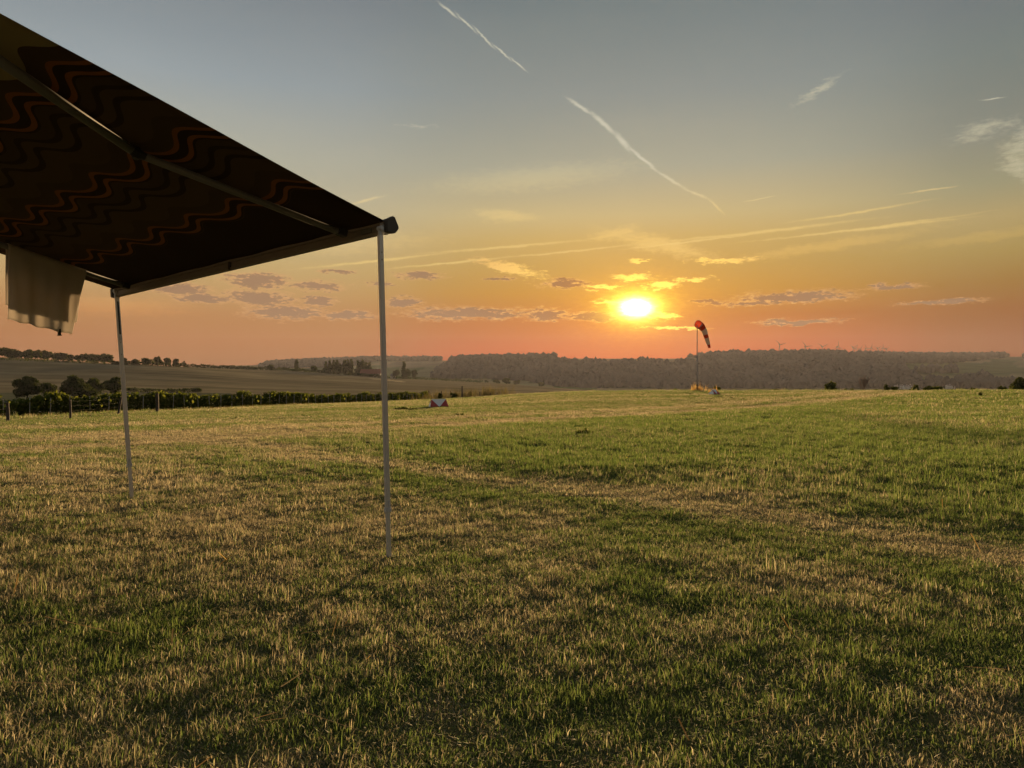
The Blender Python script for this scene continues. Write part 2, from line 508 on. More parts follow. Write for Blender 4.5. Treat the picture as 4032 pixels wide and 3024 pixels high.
def ground_z(x, y):
    x = np.asarray(x, float); y = np.asarray(y, float)
    r = np.hypot(x, y)
    yy = np.maximum(y, 0.05 * r + 1e-6)
    u = np.clip(CX + F * x / yy, -2499, 7499)
    d = np.where(y > 0.5 * r, y, r * 0.5 + 0.0 * r)
    l = np.clip(np.log(np.maximum(d, 1e-3)), LG[0], LG[-1] - 1e-6)
    ui = (u - UG[0]) / 20.0; i = np.floor(ui).astype(int); fu = ui - i
    li = (l - LG[0]) / (LG[1] - LG[0]); j = np.floor(li).astype(int); fl = li - j
    z = (GZ[i, j] * (1 - fu) + GZ[i + 1, j] * fu) * (1 - fl) + (GZ[i, j + 1] * (1 - fu) + GZ[i + 1, j + 1] * fu) * fl
    z = np.where(d < 8, GZ[i, 0] * np.clip((d - 6) / 2, 0, 1), z)
    rough = (fbm(x * 0.45, y * 0.45, 3) - 0.5) * 0.055 * np.clip((r - 1) / 3, 0, 1) * np.clip(1 - r / 400, 0, 1)
    back = np.clip(-y / 50, 0, 1)
    return z * (1 - back) + rough + (-2.0) * back


def gz(x, y):
    return float(ground_z(np.array([x]), np.array([y]))[0])


def proj(x, y, z):
    return CX + F * x / y, HY + (EYE - z) / y * F


def depth_at(px, py, d0=3.0, d1=160.0):
    """depth at which the ground along column px is seen on row py"""
    d = np.geomspace(d0, d1, 900)
    x = (px - CX) / F * d
    row = HY + (EYE - ground_z(x, d)) / d * F
    k = np.argmax(row <= py)
    return float(d[k]) if row[k] <= py else float(d[np.argmin(row)])


def on_ground(px, py=None, d=None):
    d = depth_at(px, py) if d is None else d
    x = (px - CX) / F * d
    return Vector((x, d, gz(x, d)))


def at(px, py, d):
    return Vector(((px - CX) / F * d, d, EYE - (py - HY) / F * d))


def edge_depth(u):            # where the mown airfield ends
    return np.interp(u, [-2500, -400, 0, 500, 1000, 1690, 2000, 2300, 2600, 7500], [30, 42, 48.5, 64, 90, 152, 140, 118, 104, 104])


def sA(x, y): return (x + 9.3) * .802 - (y - 14.0) * .598
def sB(x, y): return (x + 2.5) * .726 + (y - 12.2) * .687


def dryness(x, y):
    n1 = fbm(x * 1.1 + 5, y * 1.1, 3); n2 = fbm(x * 0.32 - 8, y * 0.32 + 3, 3); n3 = fbm(x * 4.1, y * 4.1 + 40, 2)
    a = sA(x, y) + (fbm(x * .25, y * .25) - .5) * 1.6; b = sB(x, y) + (fbm(x * .5 + 9, y * .5) - .5) * 1.4
    n4 = fbm((x * .726 + y * .687) * 1.3 + 31, (x * .687 - y * .726) * .22, 3)
    d = 0.41 + (n2 - .5) * 0.9 + (n1 - .5) * 0.8 + (n3 - .5) * 0.7 + (n4 - .5) * 0.7
    leftdry = sstep(-x / np.maximum(y, 1), 0.1, 0.5) * sstep(y, 3.2, 6) * sstep(y, 14, 9)
    d = d + 0.17 * leftdry
    lush = sstep(a, 1.0, 3.0) * sstep(b, 0.2, 1.5)
    d = d * (1 - lush) + lush * (0.17 + (n2 - .5) * 0.7 + (n3 - .5) * .3)
    trackA = np.exp(-((a - 0.1) / 0.85) ** 2) + 0.75 * np.exp(-((a + 3.4) / 1.1) ** 2)
    trackB = np.exp(-((b + 0.35) / 0.6) ** 2)
    d = d + (0.95 - d) * np.clip(1.0 * trackA + 0.75 * trackB * sstep(b, -1.5, -.3), 0, 1)
    far = sstep(a, -4.5, -7.5)
    strips = fbm(x * .035 + y * .02, (y - x * .25) * 0.22, 3)
    d = d * (1 - far) + far * (0.40 + (strips - .5) * 1.0 + (n2 - .5) * .3)
    u = CX + F * x / np.maximum(y, .1)
    rim = sstep(y, edge_depth(u) * .80, edge_depth(u) * .9)
    d = d * (1 - rim) + rim * (0.30 + (n2 - .5) * .5)
    return np.clip(d, 0.02, 0.98)


def lushness(x, y):
    a = sA(x, y); b = sB(x, y)
    n2 = fbm(x * 0.6 - 8, y * 0.6 + 3, 3)
    u = CX + F * x / np.maximum(y, .1)
    h = 0.85 + 0.5 * (n2 - .5) + 0.55 * sstep(a, 1.0, 3.0) * sstep(b, 0.1, 1.2)
    h = h - 0.35 * np.exp(-(a / 0.9) ** 2) - 0.2 * np.exp(-((b + .3) / .5) ** 2)
    return h + 0.8 * sstep(y, edge_depth(u) * .84, edge_depth(u) * .93)


def inpoly(px, py, poly):
    inside = np.zeros(np.shape(px), bool); n = len(poly)
    for i in range(n):
        x0, y0 = poly[i]; x1, y1 = poly[(i + 1) % n]
        cnd = ((y0 > py) != (y1 > py))
        with np.errstate(divide='ignore', invalid='ignore'):
            xi = (x1 - x0) * (py - y0) / (y1 - y0 + 1e-12) + x0
        inside ^= cnd & (px < xi)
    return inside


WOODS = [[(1695, 1492), (1760, 1440), (1795, 1400), (2170, 1400), (2185, 1412), (2200, 1426), (2310, 1428), (2420, 1430), (2540, 1428), (2690, 1432), (2780, 1428), (2790, 1385), (3540, 1380),
          (3560, 1450), (3640, 1520), (3650, 1560), (2300, 1560), (2230, 1528), (2080, 1502), (1900, 1492)],
         [(1020, 1450), (1100, 1400), (1730, 1396), (1735, 1423), (1480, 1422), (1400, 1440), (1180, 1452)],
         [(3400, 1380), (3990, 1388), (3990, 1402), (3920, 1412), (3720, 1432), (3560, 1430), (3480, 1420)],
         [(2160, 1396), (2800, 1396), (2800, 1411), (2160, 1408)],
         [(3600, 1455), (3760, 1452), (3765, 1470), (3610, 1472)], [(3780, 1488), (3900, 1486), (3905, 1500), (3790, 1500)],
         [(3640, 1500), (4200, 1515), (4200, 1545), (3640, 1545)], [(4032, 1380), (5600, 1375), (5600, 1470), (4032, 1415)]]


def in_wood(u, py, d):
    u = np.asarray(u, float); py = np.asarray(py, float); d = np.asarray(d, float)
    w = np.zeros(u.shape, bool)
    for k, pl in enumerate(WOODS):
        lim = (d > 2350) & (d < 3600) if k == 1 else (d > 1350) & (d < 3400)
        w |= inpoly(u, py, pl) & lim
    return w


azs = np.concatenate([np.arange(-180, -46, 4), np.arange(-46, 46, 0.2), np.arange(46, 180, 4)])
rad = np.concatenate([[0.0], np.geomspace(0.35, 3600, 235)])
AZ, RD = np.meshgrid(np.radians(azs), rad, indexing='ij')
GX, GY = RD * np.sin(AZ), RD * np.cos(AZ)
GH = ground_z(GX, GY)
U = CX + F * GX / np.maximum(GY, 0.2 * RD + 1e-3)
PY = HY + (EYE - GH) / np.maximum(GY, 0.2 * RD + 1e-3) * F
D = np.maximum(GY, 1e-3)
na, nr = AZ.shape
dry = dryness(GX, GY)
thatch = np.stack([0.070 + 0.13 * dry, 0.070 + 0.085 * dry, 0.026 + 0.04 * dry], -1)
row_n = fbm(GX * 0.004 + 3, GY * 0.035 + GX * 0.006, 4)
stub = np.stack([0.165 + 0 * dry, 0.140 + 0 * dry, 0.085 + 0 * dry], -1) * (0.55 + 0.9 * row_n)[..., None]
pale = inpoly(U, PY, [(1435, 1488), (1500, 1490), (1605, 1503), (1590, 1506), (1500, 1496)])
stub[pale] = (0.34, 0.28, 0.17)
low = (PY > 1547) & (U < 905)
stub[low] = np.array([0.085, 0.09, 0.055]) * (0.8 + 0.4 * row_n[low])[:, None]
pt = fbm(GX * 0.0022 + 11, GY * 0.0016 + 5, 2)
q = np.floor(pt * 9) % 3
fieldc = np.where((q == 0)[..., None], np.array([0.24, 0.20, 0.11]), np.where((q == 1)[..., None], np.array([0.10, 0.13, 0.055]), np.array([0.17, 0.165, 0.085])))
tanpoly = inpoly(U, PY, [(1480, 1450), (1560, 1424), (1790, 1413), (1790, 1436), (1660, 1446)]) | inpoly(U, PY, [(2180, 1406), (2790, 1404), (2790, 1432), (2185, 1428)])
fieldc[tanpoly] = (0.19, 0.16, 0.10)
fieldc[in_wood(U, PY, D)] = (0.035, 0.045, 0.02)
alb = np.where((D < edge_depth(U))[..., None], thatch, np.where(((D < 1060) & (U < 2420))[..., None], stub, fieldc))
alb = np.where(((GY < 0.2 * RD) & (RD > 60))[..., None], np.array([0.12, 0.13, 0.06]), alb)
V = np.stack([GX, GY, GH], -1).reshape(-1, 3)
ii, jj = np.meshgrid(np.arange(na), np.arange(nr - 1), indexing='ij')
i2 = (ii + 1) % na
Q = np.stack([ii * nr + jj, ii * nr + jj + 1, i2 * nr + jj + 1, i2 * nr + jj], -1).reshape(-1, 4)
gme = quads('ground', V, Q, True)
cattr(gme, 'albedo', alb.reshape(-1, 3))
gm = bpy.data.materials.new('ground_cover'); gm.use_nodes = True
T = NT(gm.node_tree); nd = gm.node_tree.nodes; b = nd['Principled BSDF']
b.inputs['Roughness'].default_value = 1.0; b.inputs['Specular IOR Level'].default_value = 0.0
pos = T.n('ShaderNodeNewGeometry').outputs['Position']
al = T.n('ShaderNodeAttribute', attribute_name='albedo').outputs['Color']
n1 = T.noise(pos, 9.0, 5, 0.7); n2 = T.noise(T.vm('MULTIPLY', pos, (0.012, 0.09, 0.05)), 1.0, 5, 0.65)
nn = T.m('MULTIPLY', T.m('MULTIPLY_ADD', n1, 0.9, 0.55), T.m('MULTIPLY_ADD', n2, 1.9, 0.06))
T.put(b.inputs['Base Color'], T.mix(1.0, al, T.comb(nn, nn, nn), 'MULTIPLY'))
bp = T.n('ShaderNodeBump'); bp.inputs['Strength'].default_value = 0.6; bp.inputs['Distance'].default_value = 0.03
T.put(bp.inputs['Height'], n1); T.t.links.new(bp.outputs[0], b.inputs['Normal'])
link('ground', gme, gm, kind='structure')

# ------------------------------------------------------------------ far woods on the hills (one mass)
def crowns(P, Rr, name, mat, seed, label, cat, tops=1.25):
    g = np.random.default_rng(seed)
    bm = bmesh.new(); bmesh.ops.create_icosphere(bm, subdivisions=1, radius=1.0)
    bv = np.array([v.co for v in bm.verts]); bf = np.array([[v.index for v in f.verts] for f in bm.faces]); bm.free()
    n = len(P); J = 1 + (g.random((n, len(bv))) - .5) * 0.7
    Vv = bv[None] * J[..., None] * Rr[:, None, None] * np.array([1, 1, tops])[None, None] + P[:, None]
    Ff = (bf[None] + (np.arange(n) * len(bv))[:, None, None]).reshape(-1, 3)
    me = quads(name, Vv.reshape(-1, 3), Ff, False)
    big = fbm(P[:, 0] * .008 + 3, P[:, 1] * .006, 3)
    fattr(me, 'rnd', np.repeat(np.clip(g.random(n) * .6 + (big - .5) * 2.2 + .25, 0, 1), len(bv)))
    return link(name, me, mat, label=label, cat=cat, kind='stuff')


M_wood = leafmat('woodland_leaves_haze_tint', (0.048, 0.058, 0.062), (0.085, 0.096, 0.098), 0.10)  # leaf colour shifted to blue-grey, so part of the distance haze is painted in
g = np.random.default_rng(3)
n = 90000
uu = g.uniform(950, 4500, n); dd = np.exp(g.uniform(math.log(1350), math.log(3300), n))
keep = g.random(n) < (dd / 3300) ** 2 * 1.0
uu, dd = uu[keep], dd[keep]
xx = (uu - CX) / F * dd; zz = ground_z(xx, dd); pp = HY + (EYE - zz) / dd * F
k = in_wood(uu, pp, dd) & (dd < 2330 + 1200 * ((uu < 1740) | (uu > 3380)))
uu, dd, xx, zz = uu[k], dd[k], xx[k], zz[k]
rr = g.uniform(3.6, 9.0, len(uu)) * (.8 + .4 * fbm(xx * .006, dd * .006, 2))
print('far crowns', len(uu))
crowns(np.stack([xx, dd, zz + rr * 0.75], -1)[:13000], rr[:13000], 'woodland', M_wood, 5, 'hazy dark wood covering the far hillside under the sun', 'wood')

# ------------------------------------------------------------------ trees, bushes
M_bark = principled('bark', (0.07, 0.05, 0.035), 0.9, var=0.4, vscale=6)
M_leaf = leafmat('tree_leaves', (0.030, 0.045, 0.014), (0.075, 0.095, 0.030), 0.25)
M_bush = leafmat('bush_leaves', (0.035, 0.050, 0.014), (0.095, 0.115, 0.032), 0.35)
M_vine = leafmat('vine_leaves', (0.045, 0.070, 0.016), (0.160, 0.185, 0.045), 0.42)


def cards(P, N, s, g, name):
    """leaf clumps: one bent four-cornered face each, roughly facing N"""
    n = len(P)
    N = N + g.normal(0, .55, (n, 3)); N /= np.linalg.norm(N, axis=1, keepdims=True) + 1e-9
    t = np.cross(N, g.normal(0, 1, (n, 3))); t /= np.linalg.norm(t, axis=1, keepdims=True) + 1e-9
    bt = np.cross(N, t)
    s = s * g.uniform(.55, 1.35, n)
    c = [(-1, -.25, 0), (-.1, -.62, .12), (1, .2, -.15), (.05, .66, .1)]
    Vv = np.stack([P + s[:, None] * (t * a + bt * b_ + N * c_) for a, b_, c_ in c], 1).reshape(-1, 3)
    me = quads(name, Vv, np.arange(4 * n).reshape(-1, 4), False)
    fattr(me, 'rnd', np.repeat(g.random(n), 4))
    return me


def crown_pts(g, H, Wd, shape, n):
    """points on the outsides of many lobes filling a crown of height H and half-width Wd (base at z=0)"""
    nl = {'round': 16, 'poplar': 14, 'bush': 12, 'low': 16}[shape]
    C_ = []; r_ = []
    for i in range(nl):
        if shape == 'poplar':
            z = (i + .5) / nl; w = Wd * (0.55 + .45 * math.sin(math.pi * min(1, z * 1.05)) ** .7) * (1 - .35 * z)
            C_.append((g.normal(0, .18) * Wd, g.normal(0, .18) * Wd, z * H * .94)); r_.append(w * g.uniform(.65, .95))
        else:
            a = g.uniform(0, 6.283); rr_ = math.sqrt(g.random()) * .62; z = g.uniform(.22 if shape != 'round' else .30, .80)
            k_ = math.sqrt(max(0.05, 1 - ((z - .45) / .55) ** 2))
            C_.append((math.cos(a) * rr_ * Wd * k_, math.sin(a) * rr_ * Wd * k_, z * H)); r_.append(g.uniform(.26, .44) * min(Wd, H * .62))
    C_ = np.array(C_); r_ = np.array(r_)
    pick = g.choice(nl, n, p=r_ ** 2 / (r_ ** 2).sum())
    d = g.normal(0, 1, (n, 3)); d /= np.linalg.norm(d, axis=1, keepdims=True)
    P = C_[pick] + d * (r_[pick] * g.uniform(.55, 1.08, n) ** .5)[:, None] * np.array([1, 1, .85 if shape != 'poplar' else 1.3])
    P[:, 2] = np.clip(P[:, 2], .02 * H, H * 1.04)
    return P, d


_tn = [100]


def tree(name, px, d, top, hw, label, cat='tree', group=None, shape='round', n=900, mat=None, leaf=None, base=None, trunk=True):
    _tn[0] += 1
    g = np.random.default_rng(_tn[0])
    p = on_ground(px, py=base, d=d)
    d = p.y
    H = EYE - (top - HY) / F * d - p.z
    Wd = hw / F * d
    t = empty(name, p, label, cat, group)
    P, N = crown_pts(g, H, Wd, shape, n)
    if trunk:
        hh = H * (.55 if shape in ('round', 'poplar') else .35); r0 = max(H * .022, .02)
        mb = MB().tube([(0, 0, -.15), (g.normal(0, .02) * H, 0, hh * .5), (g.normal(0, .03) * H, g.normal(0, .03) * H, hh)], [r0 * 1.3, r0, r0 * .6], 7)
        for _ in range(4):
            a = g.uniform(0, 6.28); z0 = hh * g.uniform(.45, .95)
            mb.tube([(0, 0, z0), (math.cos(a) * Wd * .3, math.sin(a) * Wd * .3, z0 + H * .12), (math.cos(a) * Wd * .55, math.sin(a) * Wd * .55, z0 + H * .26)], [r0 * .6, r0 * .4, r0 * .15], 5)
        link('trunk' if cat == 'tree' else 'stem', mb.mesh('trunk'), M_bark, t)
    link('crown', cards(P, N, (leaf or .085) * math.sqrt(H * Wd * 2) * math.sqrt(900 / n), g, 'crown'), mat or M_leaf, t)
    return t


# clump in the dip behind the vines
for px, dd_, top_, hw_, lb in ((105, 242, 1474, 60, 'leftmost rounded dark tree standing alone in the dip behind the vines'), (195, 236, 1503, 38, 'small dark tree between the lone rounded tree and the big clump'),
                               (282, 262, 1470, 50, 'tallest dark tree at the back left of the clump behind the vines'), (345, 240, 1503, 66, 'broad low dark tree at the front of the clump behind the vines'),
                               (378, 266, 1482, 50, 'dark tree at the back middle of the clump behind the vines'), (445, 256, 1482, 46, 'dark tree at the right end of the clump beside the left awning leg')):
    tree('broadleaf_tree', px, dd_, top_, hw_, lb, group='trees in the dip behind the vines', n=1700)
# crest of the stubble hill
for px, top_, hw_, lb in ((494, 1407, 10, 'first small tree right of the ridge wood on the hill crest'), (532, 1412, 20, 'low wide tree just right of the left awning leg on the hill crest'),
                          (580, 1408, 26, 'wide tree left of the tallest one on the hill crest'), (620, 1401, 17, 'tallest of the small trees along the stubble hill crest'),
                          (657, 1404, 18, 'rounded tree just right of the tallest one on the hill crest'), (692, 1411, 15, 'thin crowned tree near the right end of the crest group'),
                          (725, 1418, 8, 'last tiny tree at the right end of the crest group')):
    tree('crest_tree', px, 720, top_, hw_, lb, group='small trees along the hill crest', n=500)
for px, top_, hw_, lb in ((1167, 1414, 8, 'lone slim poplar far left of the farm'), (1283, 1420, 7, 'first tall narrow poplar from the left in the farm rows'), (1298, 1418, 8, 'second tall narrow poplar from the left in the farm rows'), (1312, 1417, 7, 'third tall narrow poplar from the left in the farm rows'), (1325, 1414, 9, 'fourth tall narrow poplar from the left in the farm rows'), (1358, 1413, 9, 'fifth tall narrow poplar from the left in the farm rows'), (1371, 1412, 8, 'sixth tall narrow poplar from the left in the farm rows'),
                          (1384, 1411, 9, 'seventh tall narrow poplar from the left in the farm rows'), (1413, 1415, 10, 'eighth tall narrow poplar from the left in the farm rows'), (1427, 1414, 10, 'ninth tall narrow poplar from the left in the farm rows'), (1441, 1424, 9, 'tenth tall narrow poplar from the left in the farm rows'), (1455, 1423, 8, 'eleventh tall narrow poplar from the left in the farm rows'), (1590, 1420, 8, 'slim poplar rising from the dark bushes right of the near awning leg')):
    tree('poplar', px, 930, top_, hw_, lb, group='poplars around the farm', shape='poplar', n=420, leaf=.11)
for px, dd_, top_, hw_, lb in ((1066, 900, 1436, 18, 'low rounded tree on the hedge left of the lone poplar'), (1234, 915, 1438, 14, 'neat rounded tree between lone poplar and farm'), (1325, 905, 1432, 30, 'broad rounded tree in front of the poplars left of the barn'),
                               (1280, 905, 1448, 16, 'pale low tree at the left foot of the poplars'), (1405, 905, 1446, 12, 'small tree at the left end of the red roofed barn'),
                               (1560, 925, 1455, 18, 'dark round tree left of the slim poplar beyond the near leg'), (1600, 925, 1450, 22, 'dark tree wrapped round the foot of the slim poplar'), (1632, 930, 1453, 14, 'dark tree at the right end of the farm trees')):
    tree('farm_tree', px, dd_, top_, hw_, lb, group='rounded trees around the farm', n=520)

# wood on the left ridge: one mass of many crowns
g = np.random.default_rng(21)
PP, NN = [], []
for i in range(64):
    px = g.uniform(-420, 440); d_ = g.uniform(760, 900)
    top_ = np.interp(px, [-420, 0, 60, 120, 200, 300, 370, 410, 440], [1340, 1362, 1366, 1372, 1380, 1386, 1392, 1388, 1398]) + g.uniform(0, 13)
    x = (px - CX) / F * d_; z = gz(x, d_); H = EYE - (top_ - HY) / F * d_ - z
    if H < 3: continue
    P, N = crown_pts(g, H, g.uniform(4.5, 7.5), 'round', 330)
    PP.append(P + np.array([x, d_, z])); NN.append(N)
me = cards(np.concatenate(PP), np.concatenate(NN), 1.3, g, 'ridge_wood')
link('ridge_wood', me, M_leaf, label='dark wood along the top of the left ridge', cat='wood', kind='stuff')


def hedge(name, pts, h, w, n, label, mat=None, leaf=.5, seed=1):
    g = np.random.default_rng(seed)
    xs, ys = [q[0] for q in pts], [q[1] for q in pts]
    s = g.random(n); u = np.interp(s, np.linspace(0, 1, len(pts)), xs); d = np.interp(u, xs, ys)
    hh = h * (.55 + .75 * fbm(u * .06, d * .02 + 3, 3)) ** 1.3
    x = (u - CX) / F * d; d = d + g.uniform(-w, w, n)
    P = np.stack([x, d, ground_z(x, d) + hh * g.random(n) ** .7], -1)
    me = cards(P, g.normal(0, 1, (n, 3)) + np.array([0, -.3, .5]), leaf, g, name)
    return link(name, me, mat or M_leaf, label=label, cat='hedge')


hedge('hedgerow', [(-400, 715), (0, 712), (440, 708), (500, 705)], 2.6, 2, 1500, 'dark low hedge along the left part of the hill crest below the wood', leaf=.9, seed=31)
hedge('hedgerow', [(480, 722), (750, 770), (1000, 890), (1200, 905), (1420, 915), (1500, 920)], 3.6, 4, 3800, 'long dark hedge running along the hill crest towards the farm', leaf=1.0, seed=32)
hedge('hedgerow', [(500, 352), (640, 356), (760, 362), (790, 365)], 1.7, 1.5, 1100, 'dark strip of hedge at the foot of the stubble hill', leaf=.5, seed=33)
hedge('hedgerow', [(1500, 950), (1650, 960), (1800, 985), (1900, 995)], 3.0, 4, 900, 'thin broken hedge right of the farm at the valley edge', leaf=.9, seed=34)
for px, top_, hw_, lb in ((1915, 1497, 12, 'small dark bush at the left of the valley edge row'), (1955, 1494, 18, 'middle dark bush in the row at the valley edge'), (1993, 1489, 22, 'largest dark bush in the row at the valley edge'), (2035, 1497, 16, 'pale bush at the right of the valley edge row'), (2130, 1503, 13, 'low reddish brown bush alone right of the valley edge row')):
    tree('valley_bush', px, 1000, top_, hw_, lb, 'bush', 'bushes along the valley edge', 'bush', 320)

# bushes along the right rim of the airfield
for px, dd_, top_, hw_, lb, sh in ((3266, 106, 1496, 27, 'upright leafy bush left of the bare tree', 'bush'), (3330, 130, 1527, 16, 'tiny dark bush left of the bare tree foot', 'low'), (3352, 128, 1525, 14, 'tiny dark bush touching the bare tree foot on its left', 'low'),
                               (3445, 126, 1527, 12, 'tiny dark bush just right of the bare tree', 'low'), (3491, 107, 1514, 18, 'left one of the paired small round bushes', 'bush'), (3522, 108, 1519, 16, 'right one of the paired small round bushes', 'bush'),
                               (3602, 106, 1512, 26, 'peaked bush at the left end of the long low thicket', 'bush'), (3655, 106, 1521, 34, 'left half of the long low thicket on the field rim', 'low'), (3695, 107, 1521, 36, 'right half of the long low thicket on the field rim', 'low'),
                               (3748, 107, 1529, 18, 'very low bush trailing right of the long thicket', 'low'), (3832, 107, 1526, 14, 'single low bush between the thicket and the right edge tree', 'low'), (3946, 108, 1519, 24, 'low bush at the left foot of the right edge tree', 'low'),
                               (2826, 108, 1520, 20, 'dark bush behind the far white marker', 'bush'), (2660, 118, 1528, 14, 'tiny dark bush left of the windsock', 'low'), (3060, 125, 1527, 18, 'faint low bush on the rim between windsock and leafy bush', 'low')):
    tree('rim_bush', px, dd_, top_, hw_, lb, 'bush', 'bushes along the field rim', sh, 520, M_bush)
tree('rim_tree', 4030, 110, 1480, 62, 'leafy tree cut off by the right edge of the picture', 'tree', None, 'bush', 1300, M_bush)

# bare tree
p = on_ground(3400, d=110)
bt = empty('bare_tree', p, 'leafless grey tree with upward fanning branches on the field rim', 'tree')
rnd = random.Random(5)
H = EYE - (1482 - HY) / F * 110 - p.z
mb = MB().tube([(0, 0, -.2), (.03, 0, H * .22)], [.13, .10], 7)
link('trunk', mb.mesh('trunk'), M_bark, bt)
mb = MB()


def grow(a, dirv, L, r, lev):
    b = a + dirv * L * .55 + Vector((rnd.uniform(-.08, .08), rnd.uniform(-.08, .08), 0)) * L
    c_ = a + dirv * L + Vector((rnd.uniform(-.05, .05), rnd.uniform(-.05, .05), .08)) * L
    mb.tube([a, b, c_], [r, r * .75, r * .45], 5, cap=False)
    if lev:
        for _ in range(4 if lev > 1 else 5):
            s = rnd.uniform(.35, 1)
            nd_ = (dirv + Vector((rnd.uniform(-.55, .55), rnd.uniform(-.55, .55), rnd.uniform(0, .35)))).normalized()
            grow(a.lerp(c_, s), nd_, L * rnd.uniform(.45, .7), r * .5, lev - 1)


for i in range(9):
    a = i / 9 * 6.283
    grow(Vector((0, 0, H * rnd.uniform(.10, .24))), Vector((math.cos(a) * rnd.uniform(.15, .55), math.sin(a) * .4, 1)).normalized(), H * rnd.uniform(.38, .5), .045, 3 if i % 2 else 2)
M_twig = principled('bare_twigs', (0.16, 0.12, 0.10), 0.9)
link('branches', mb.mesh('branches'), M_twig, bt)

# ------------------------------------------------------------------ farm and village houses
M_wall = principled('rendered_wall', (0.42, 0.36, 0.29), 0.9, var=.2)
M_white = principled('white_render', (0.75, 0.73, 0.68), 0.9, var=.1)
M_tile = principled('red_roof_tiles', (0.22, 0.075, 0.05), 0.85, var=.3, vscale=2)
M_slate = principled('grey_roof', (0.16, 0.15, 0.15), 0.8, var=.2)
M_pane = principled('window_glass', (0.03, 0.035, 0.04), 0.15)


def house(name, px, d, L, Dp, wh, rh, rz, wall, roof, label, cat, group=None, wins=3):
    p = on_ground(px, d=d); e = empty(name, p, label, cat, group, rz)
    mb = MB().box((0, 0, wh / 2 - .5), (L / 2, Dp / 2, wh / 2 + .5))
    for s in (-1, 1):
        mb.prism([(s * L / 2, -Dp / 2, wh), (s * L / 2, Dp / 2, wh), (s * L / 2, 0, wh + rh)], (-s * .3, 0, 0))
    link('wall', mb.mesh('wall'), wall, e)
    o_ = .35
    ro = MB()
    for s in (-1, 1):
        ro.prism([(-L / 2 - o_, s * (Dp / 2 + o_), wh - o_ * rh / (Dp / 2)), (L / 2 + o_, s * (Dp / 2 + o_), wh - o_ * rh / (Dp / 2)), (L / 2 + o_, 0, wh + rh + .05), (-L / 2 - o_, 0, wh + rh + .05)], (0, 0, .18))
    r = link('roof', ro.mesh('roof'), roof, e)
    link('chimney', MB().box((L * .3, 0, wh + rh + .3), (.35, .35, .7)).mesh('chimney'), wall, r)
    for k in range(wins):
        link('window', MB().box((-L / 2 + L * (k + .5) / wins, -Dp / 2 - .02, wh * .55), (.5, .04, .7)).mesh('window'), M_pane, e)
    link('door', MB().box((L * .08, -Dp / 2 - .03, 1.0), (.5, .05, 1.0)).mesh('door'), M_bark, e)


house('barn', 1462, 925, 25, 11, 4.0, 5.2, R_(-4), M_wall, M_tile, 'long barn with dull red tiled roof among the poplars', 'barn', wins=4)
house('farmhouse', 1548, 930, 6, 5, 3.0, 2.2, R_(12), M_white, M_slate, 'little pale house just right of the near awning leg', 'house', wins=2)
for px, dd_, L, lb in ((3528, 1330, 11, 'leftmost tiny white house between the paired bushes and the peaked bush'), (3549, 1345, 9, 'second tiny white house from the left above the field rim'), (3566, 1335, 12, 'third tiny white house from the left above the field rim'),
                       (3581, 1350, 8, 'tiny white house hard left of the peaked bush'), (3735, 1350, 14, 'wide tiny white house right of the long thicket'), (3752, 1360, 10, 'rightmost tiny white house above the trailing low bush')):
    p0 = on_ground(px, d=dd_)
    wh = max(4.5, (EYE - (1535 - HY) / F * dd_) - p0.z)
    house('village_house', px, dd_, L * .62, 6, wh, 2.6, R_(px % 7 * 9 - 25), M_white, M_slate, lb, 'house', 'village houses beyond the field rim', wins=3)

# ------------------------------------------------------------------ wind turbines
M_turb = principled('turbine_silhouette', (0.08, 0.08, 0.085), 0.8, spec=.05)  # backlit shade put into the colour; the turbines themselves are white
tower_me = MB().tube([(0, 0, 0), (0, 0, .5), (0, 0, 1)], [.019, .016, .011], 12).mesh('tower', True)


def blade_mesh():
    mb = MB(); sec = []
    for z, cch, th in ((.0, .022, .018), (.06, .030, .018), (.18, .052, .012), (.55, .032, .007), (.9, .016, .004), (1.0, .004, .002)):
        sec.append([(-cch * .3, th * .0, z), (cch * .1, -th * .5, z), (cch * .7, 0, z), (cch * .1, th * .5, z)])
    vs = [q for s in sec for q in s]
    fs = [(i * 4 + k, i * 4 + (k + 1) % 4, i * 4 + 4 + (k + 1) % 4, i * 4 + 4 + k) for i in range(5) for k in range(4)] + [(3, 2, 1, 0), (20, 21, 22, 23)]
    return mb.add(vs, fs).mesh('blade')


